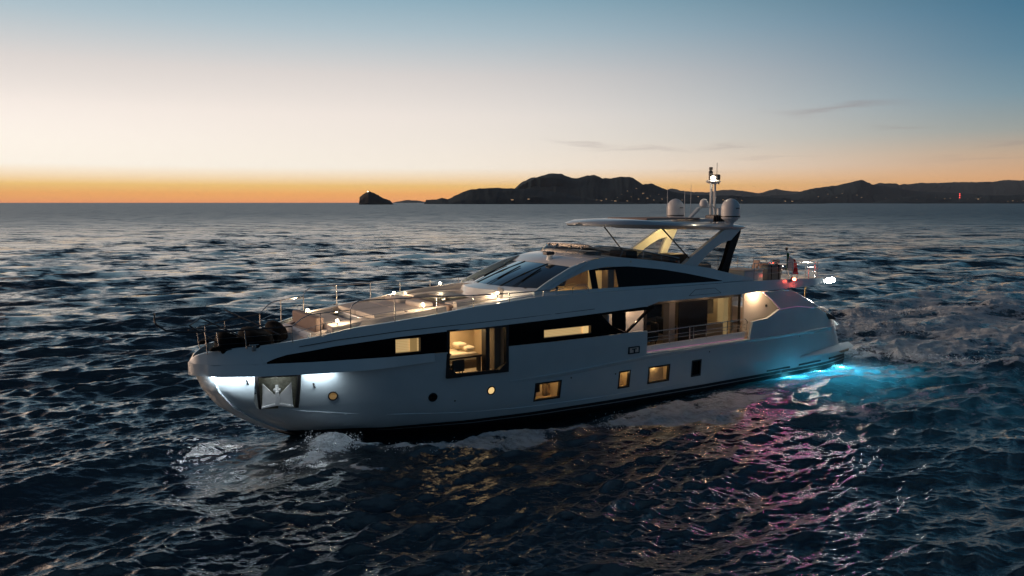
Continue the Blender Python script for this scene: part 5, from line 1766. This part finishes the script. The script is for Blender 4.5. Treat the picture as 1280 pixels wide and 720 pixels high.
# navigation light (port, red) and stern floodlight
nl = MB().box(-11.75, -11.45, 3.70, 3.80, 5.16, 5.34).build('navigation_light', 'blacktrim', yacht, .02)
MB().lathe([(.01, -.07), (.07, -.05), (.09, 0), (.07, .05), (.01, .07)], (-11.6, 3.84, 5.26), 12).build('red_lens', 'redlamp', nl)
light('POINT', 'navigation_light_source', nl, (-11.6, 4.05, 5.30), 3.5, (1, .10, .06), .08)
fl_ = MB().box(-16.35, -15.9, 2.35, 2.75, 4.80, 4.98).build('stern_floodlight', 'darkmetal', yacht, .02)
for k, (dx, dz_) in enumerate(((-.15, .01), (.15, -.01))):
    MB().lathe([(.01, -.15), (.11, -.12), (.16, 0), (.11, .12), (.01, .15)], (-16.15 + dx, 2.86, 4.88 + dz_), 14).build('flood_lens', 'flood', fl_)
light('POINT', 'stern_floodlight_source', fl_, (-16.2, 3.5, 4.58), 110, (1, .94, .84), .14)
# aft red glow seen by the far side light
# underwater lamps: three a side, just under the surface
for side in (1, -1):
    for x in (-11.7, -14.2, -16.3):
        y = hullp(x, -.3)[1]
        l = MB().lathe([(.16, 0), (.16, .04), (.02, .05)], (x, side * (y + .25), -.30), 14).build('underwater_lamp', 'uwlamp', yacht)
        if side > 0:
            light('POINT', 'underwater_lamp_source', l, (x, side * (y + .9), -.55), 190, (.11, .64, 1.0), .15)
            light('POINT', 'underwater_lamp_source', l, (x - .5, side * (y + 3.2), -1.6), 22, (.07, .62, .9), .4)
            light('POINT', 'underwater_lamp_source', l, (x, side * (y + .6), -.10), 110, (.6, .95, 1.0), .05)
        else:
            light('POINT', 'underwater_lamp_source', l, (x, side * (y + .9), -.55), 80, (.11, .64, 1.0), .15)
light('POINT', 'underwater_lamp_source', yacht, (-19.2, .8, -1.1), 70, (.07, .62, .9), .4)


hz = MB().box(-21000, 21000, -21000, 21000, -4.5, 450).build('haze', None or 'black')
hz.data.materials.clear()
hm_ = bpy.data.materials.new('evening haze')
hm_.use_nodes = True
hm_.node_tree.nodes.clear()
pv = hm_.node_tree.nodes.new('ShaderNodeVolumePrincipled')
pv.inputs['Color'].default_value = (.66, .80, .95, 1)
pv.inputs['Density'].default_value = 1.7e-5
ho = hm_.node_tree.nodes.new('ShaderNodeOutputMaterial')
hm_.node_tree.links.new(pv.outputs[0], ho.inputs['Volume'])
hz.data.materials.append(hm_)
tag(hz, kind='stuff')

# drops and clots of white water thrown up at the bow, along the side wash and in the wake
g = np.random.default_rng(5)
octv = np.array([(1, 0, 0), (-1, 0, 0), (0, 1, 0), (0, -1, 0), (0, 0, 1), (0, 0, -1)], float)
octf = [(0, 2, 4), (2, 1, 4), (1, 3, 4), (3, 0, 4), (2, 0, 5), (1, 2, 5), (3, 1, 5), (0, 3, 5)]
SV, SF = [], []
def spray(n, x0, y0, x1, y1, wid, hgt, r0, r1, side=1):
    for _ in range(n):
        t = g.random()
        cx = x0 + (x1 - x0) * t + g.normal() * wid
        cy = y0 + (y1 - y0) * t + g.normal() * wid
        # clustered plumes
        pl = .35 + .65 * abs(math.sin(7.3 * t + 1.1) * math.sin(17 * t))
        cz = .04 + abs(g.normal()) * hgt * pl
        r_ = r0 + (r1 - r0) * g.random() ** 3
        o = len(SV)
        sc_ = r_ * (.7 + .6 * g.random(3))
        for v in octv * sc_: SV.append((cx + v[0], side * (cy + v[1] + .0), cz + v[2]))
        for f in octf: SF.append(tuple(i + o for i in f))
spray(4200, 14.0, 1.5, 12.7, 2.6, .22, .24, .006, .034)
spray(700, 13.2, 2.2, 15.6, 4.0, .30, .07, .005, .022)
spray(1800, 11.5, 3.9, 6.2, 5.9, .26, .10, .005, .022)
spray(2600, 3.0, 5.8, -7.0, 6.2, .42, .12, .005, .026)
spray(1400, -20.0, 1.4, -24.6, 9.6, .42, .28, .010, .05)
spray(1600, -26.0, -4.6, -31.5, -.6, .65, .38, .012, .06)
spray(900, -19, -2.5, -26, -5, .7, .2, .010, .045)
spray(900, -36, -8.4, -49, -3.2, .7, .22, .015, .06)
spm = MB()
spm.add(SV, SF)
me_ = bpy.data.meshes.new('sea_spray')
me_.from_pydata(SV, [], SF)
me_.materials.append(mat('spray', (.85, .9, .92), .6))
spo = bpy.data.objects.new('sea_spray', me_)
COL.objects.link(spo)
spo.matrix_world = YM
tag(spo, kind='stuff')
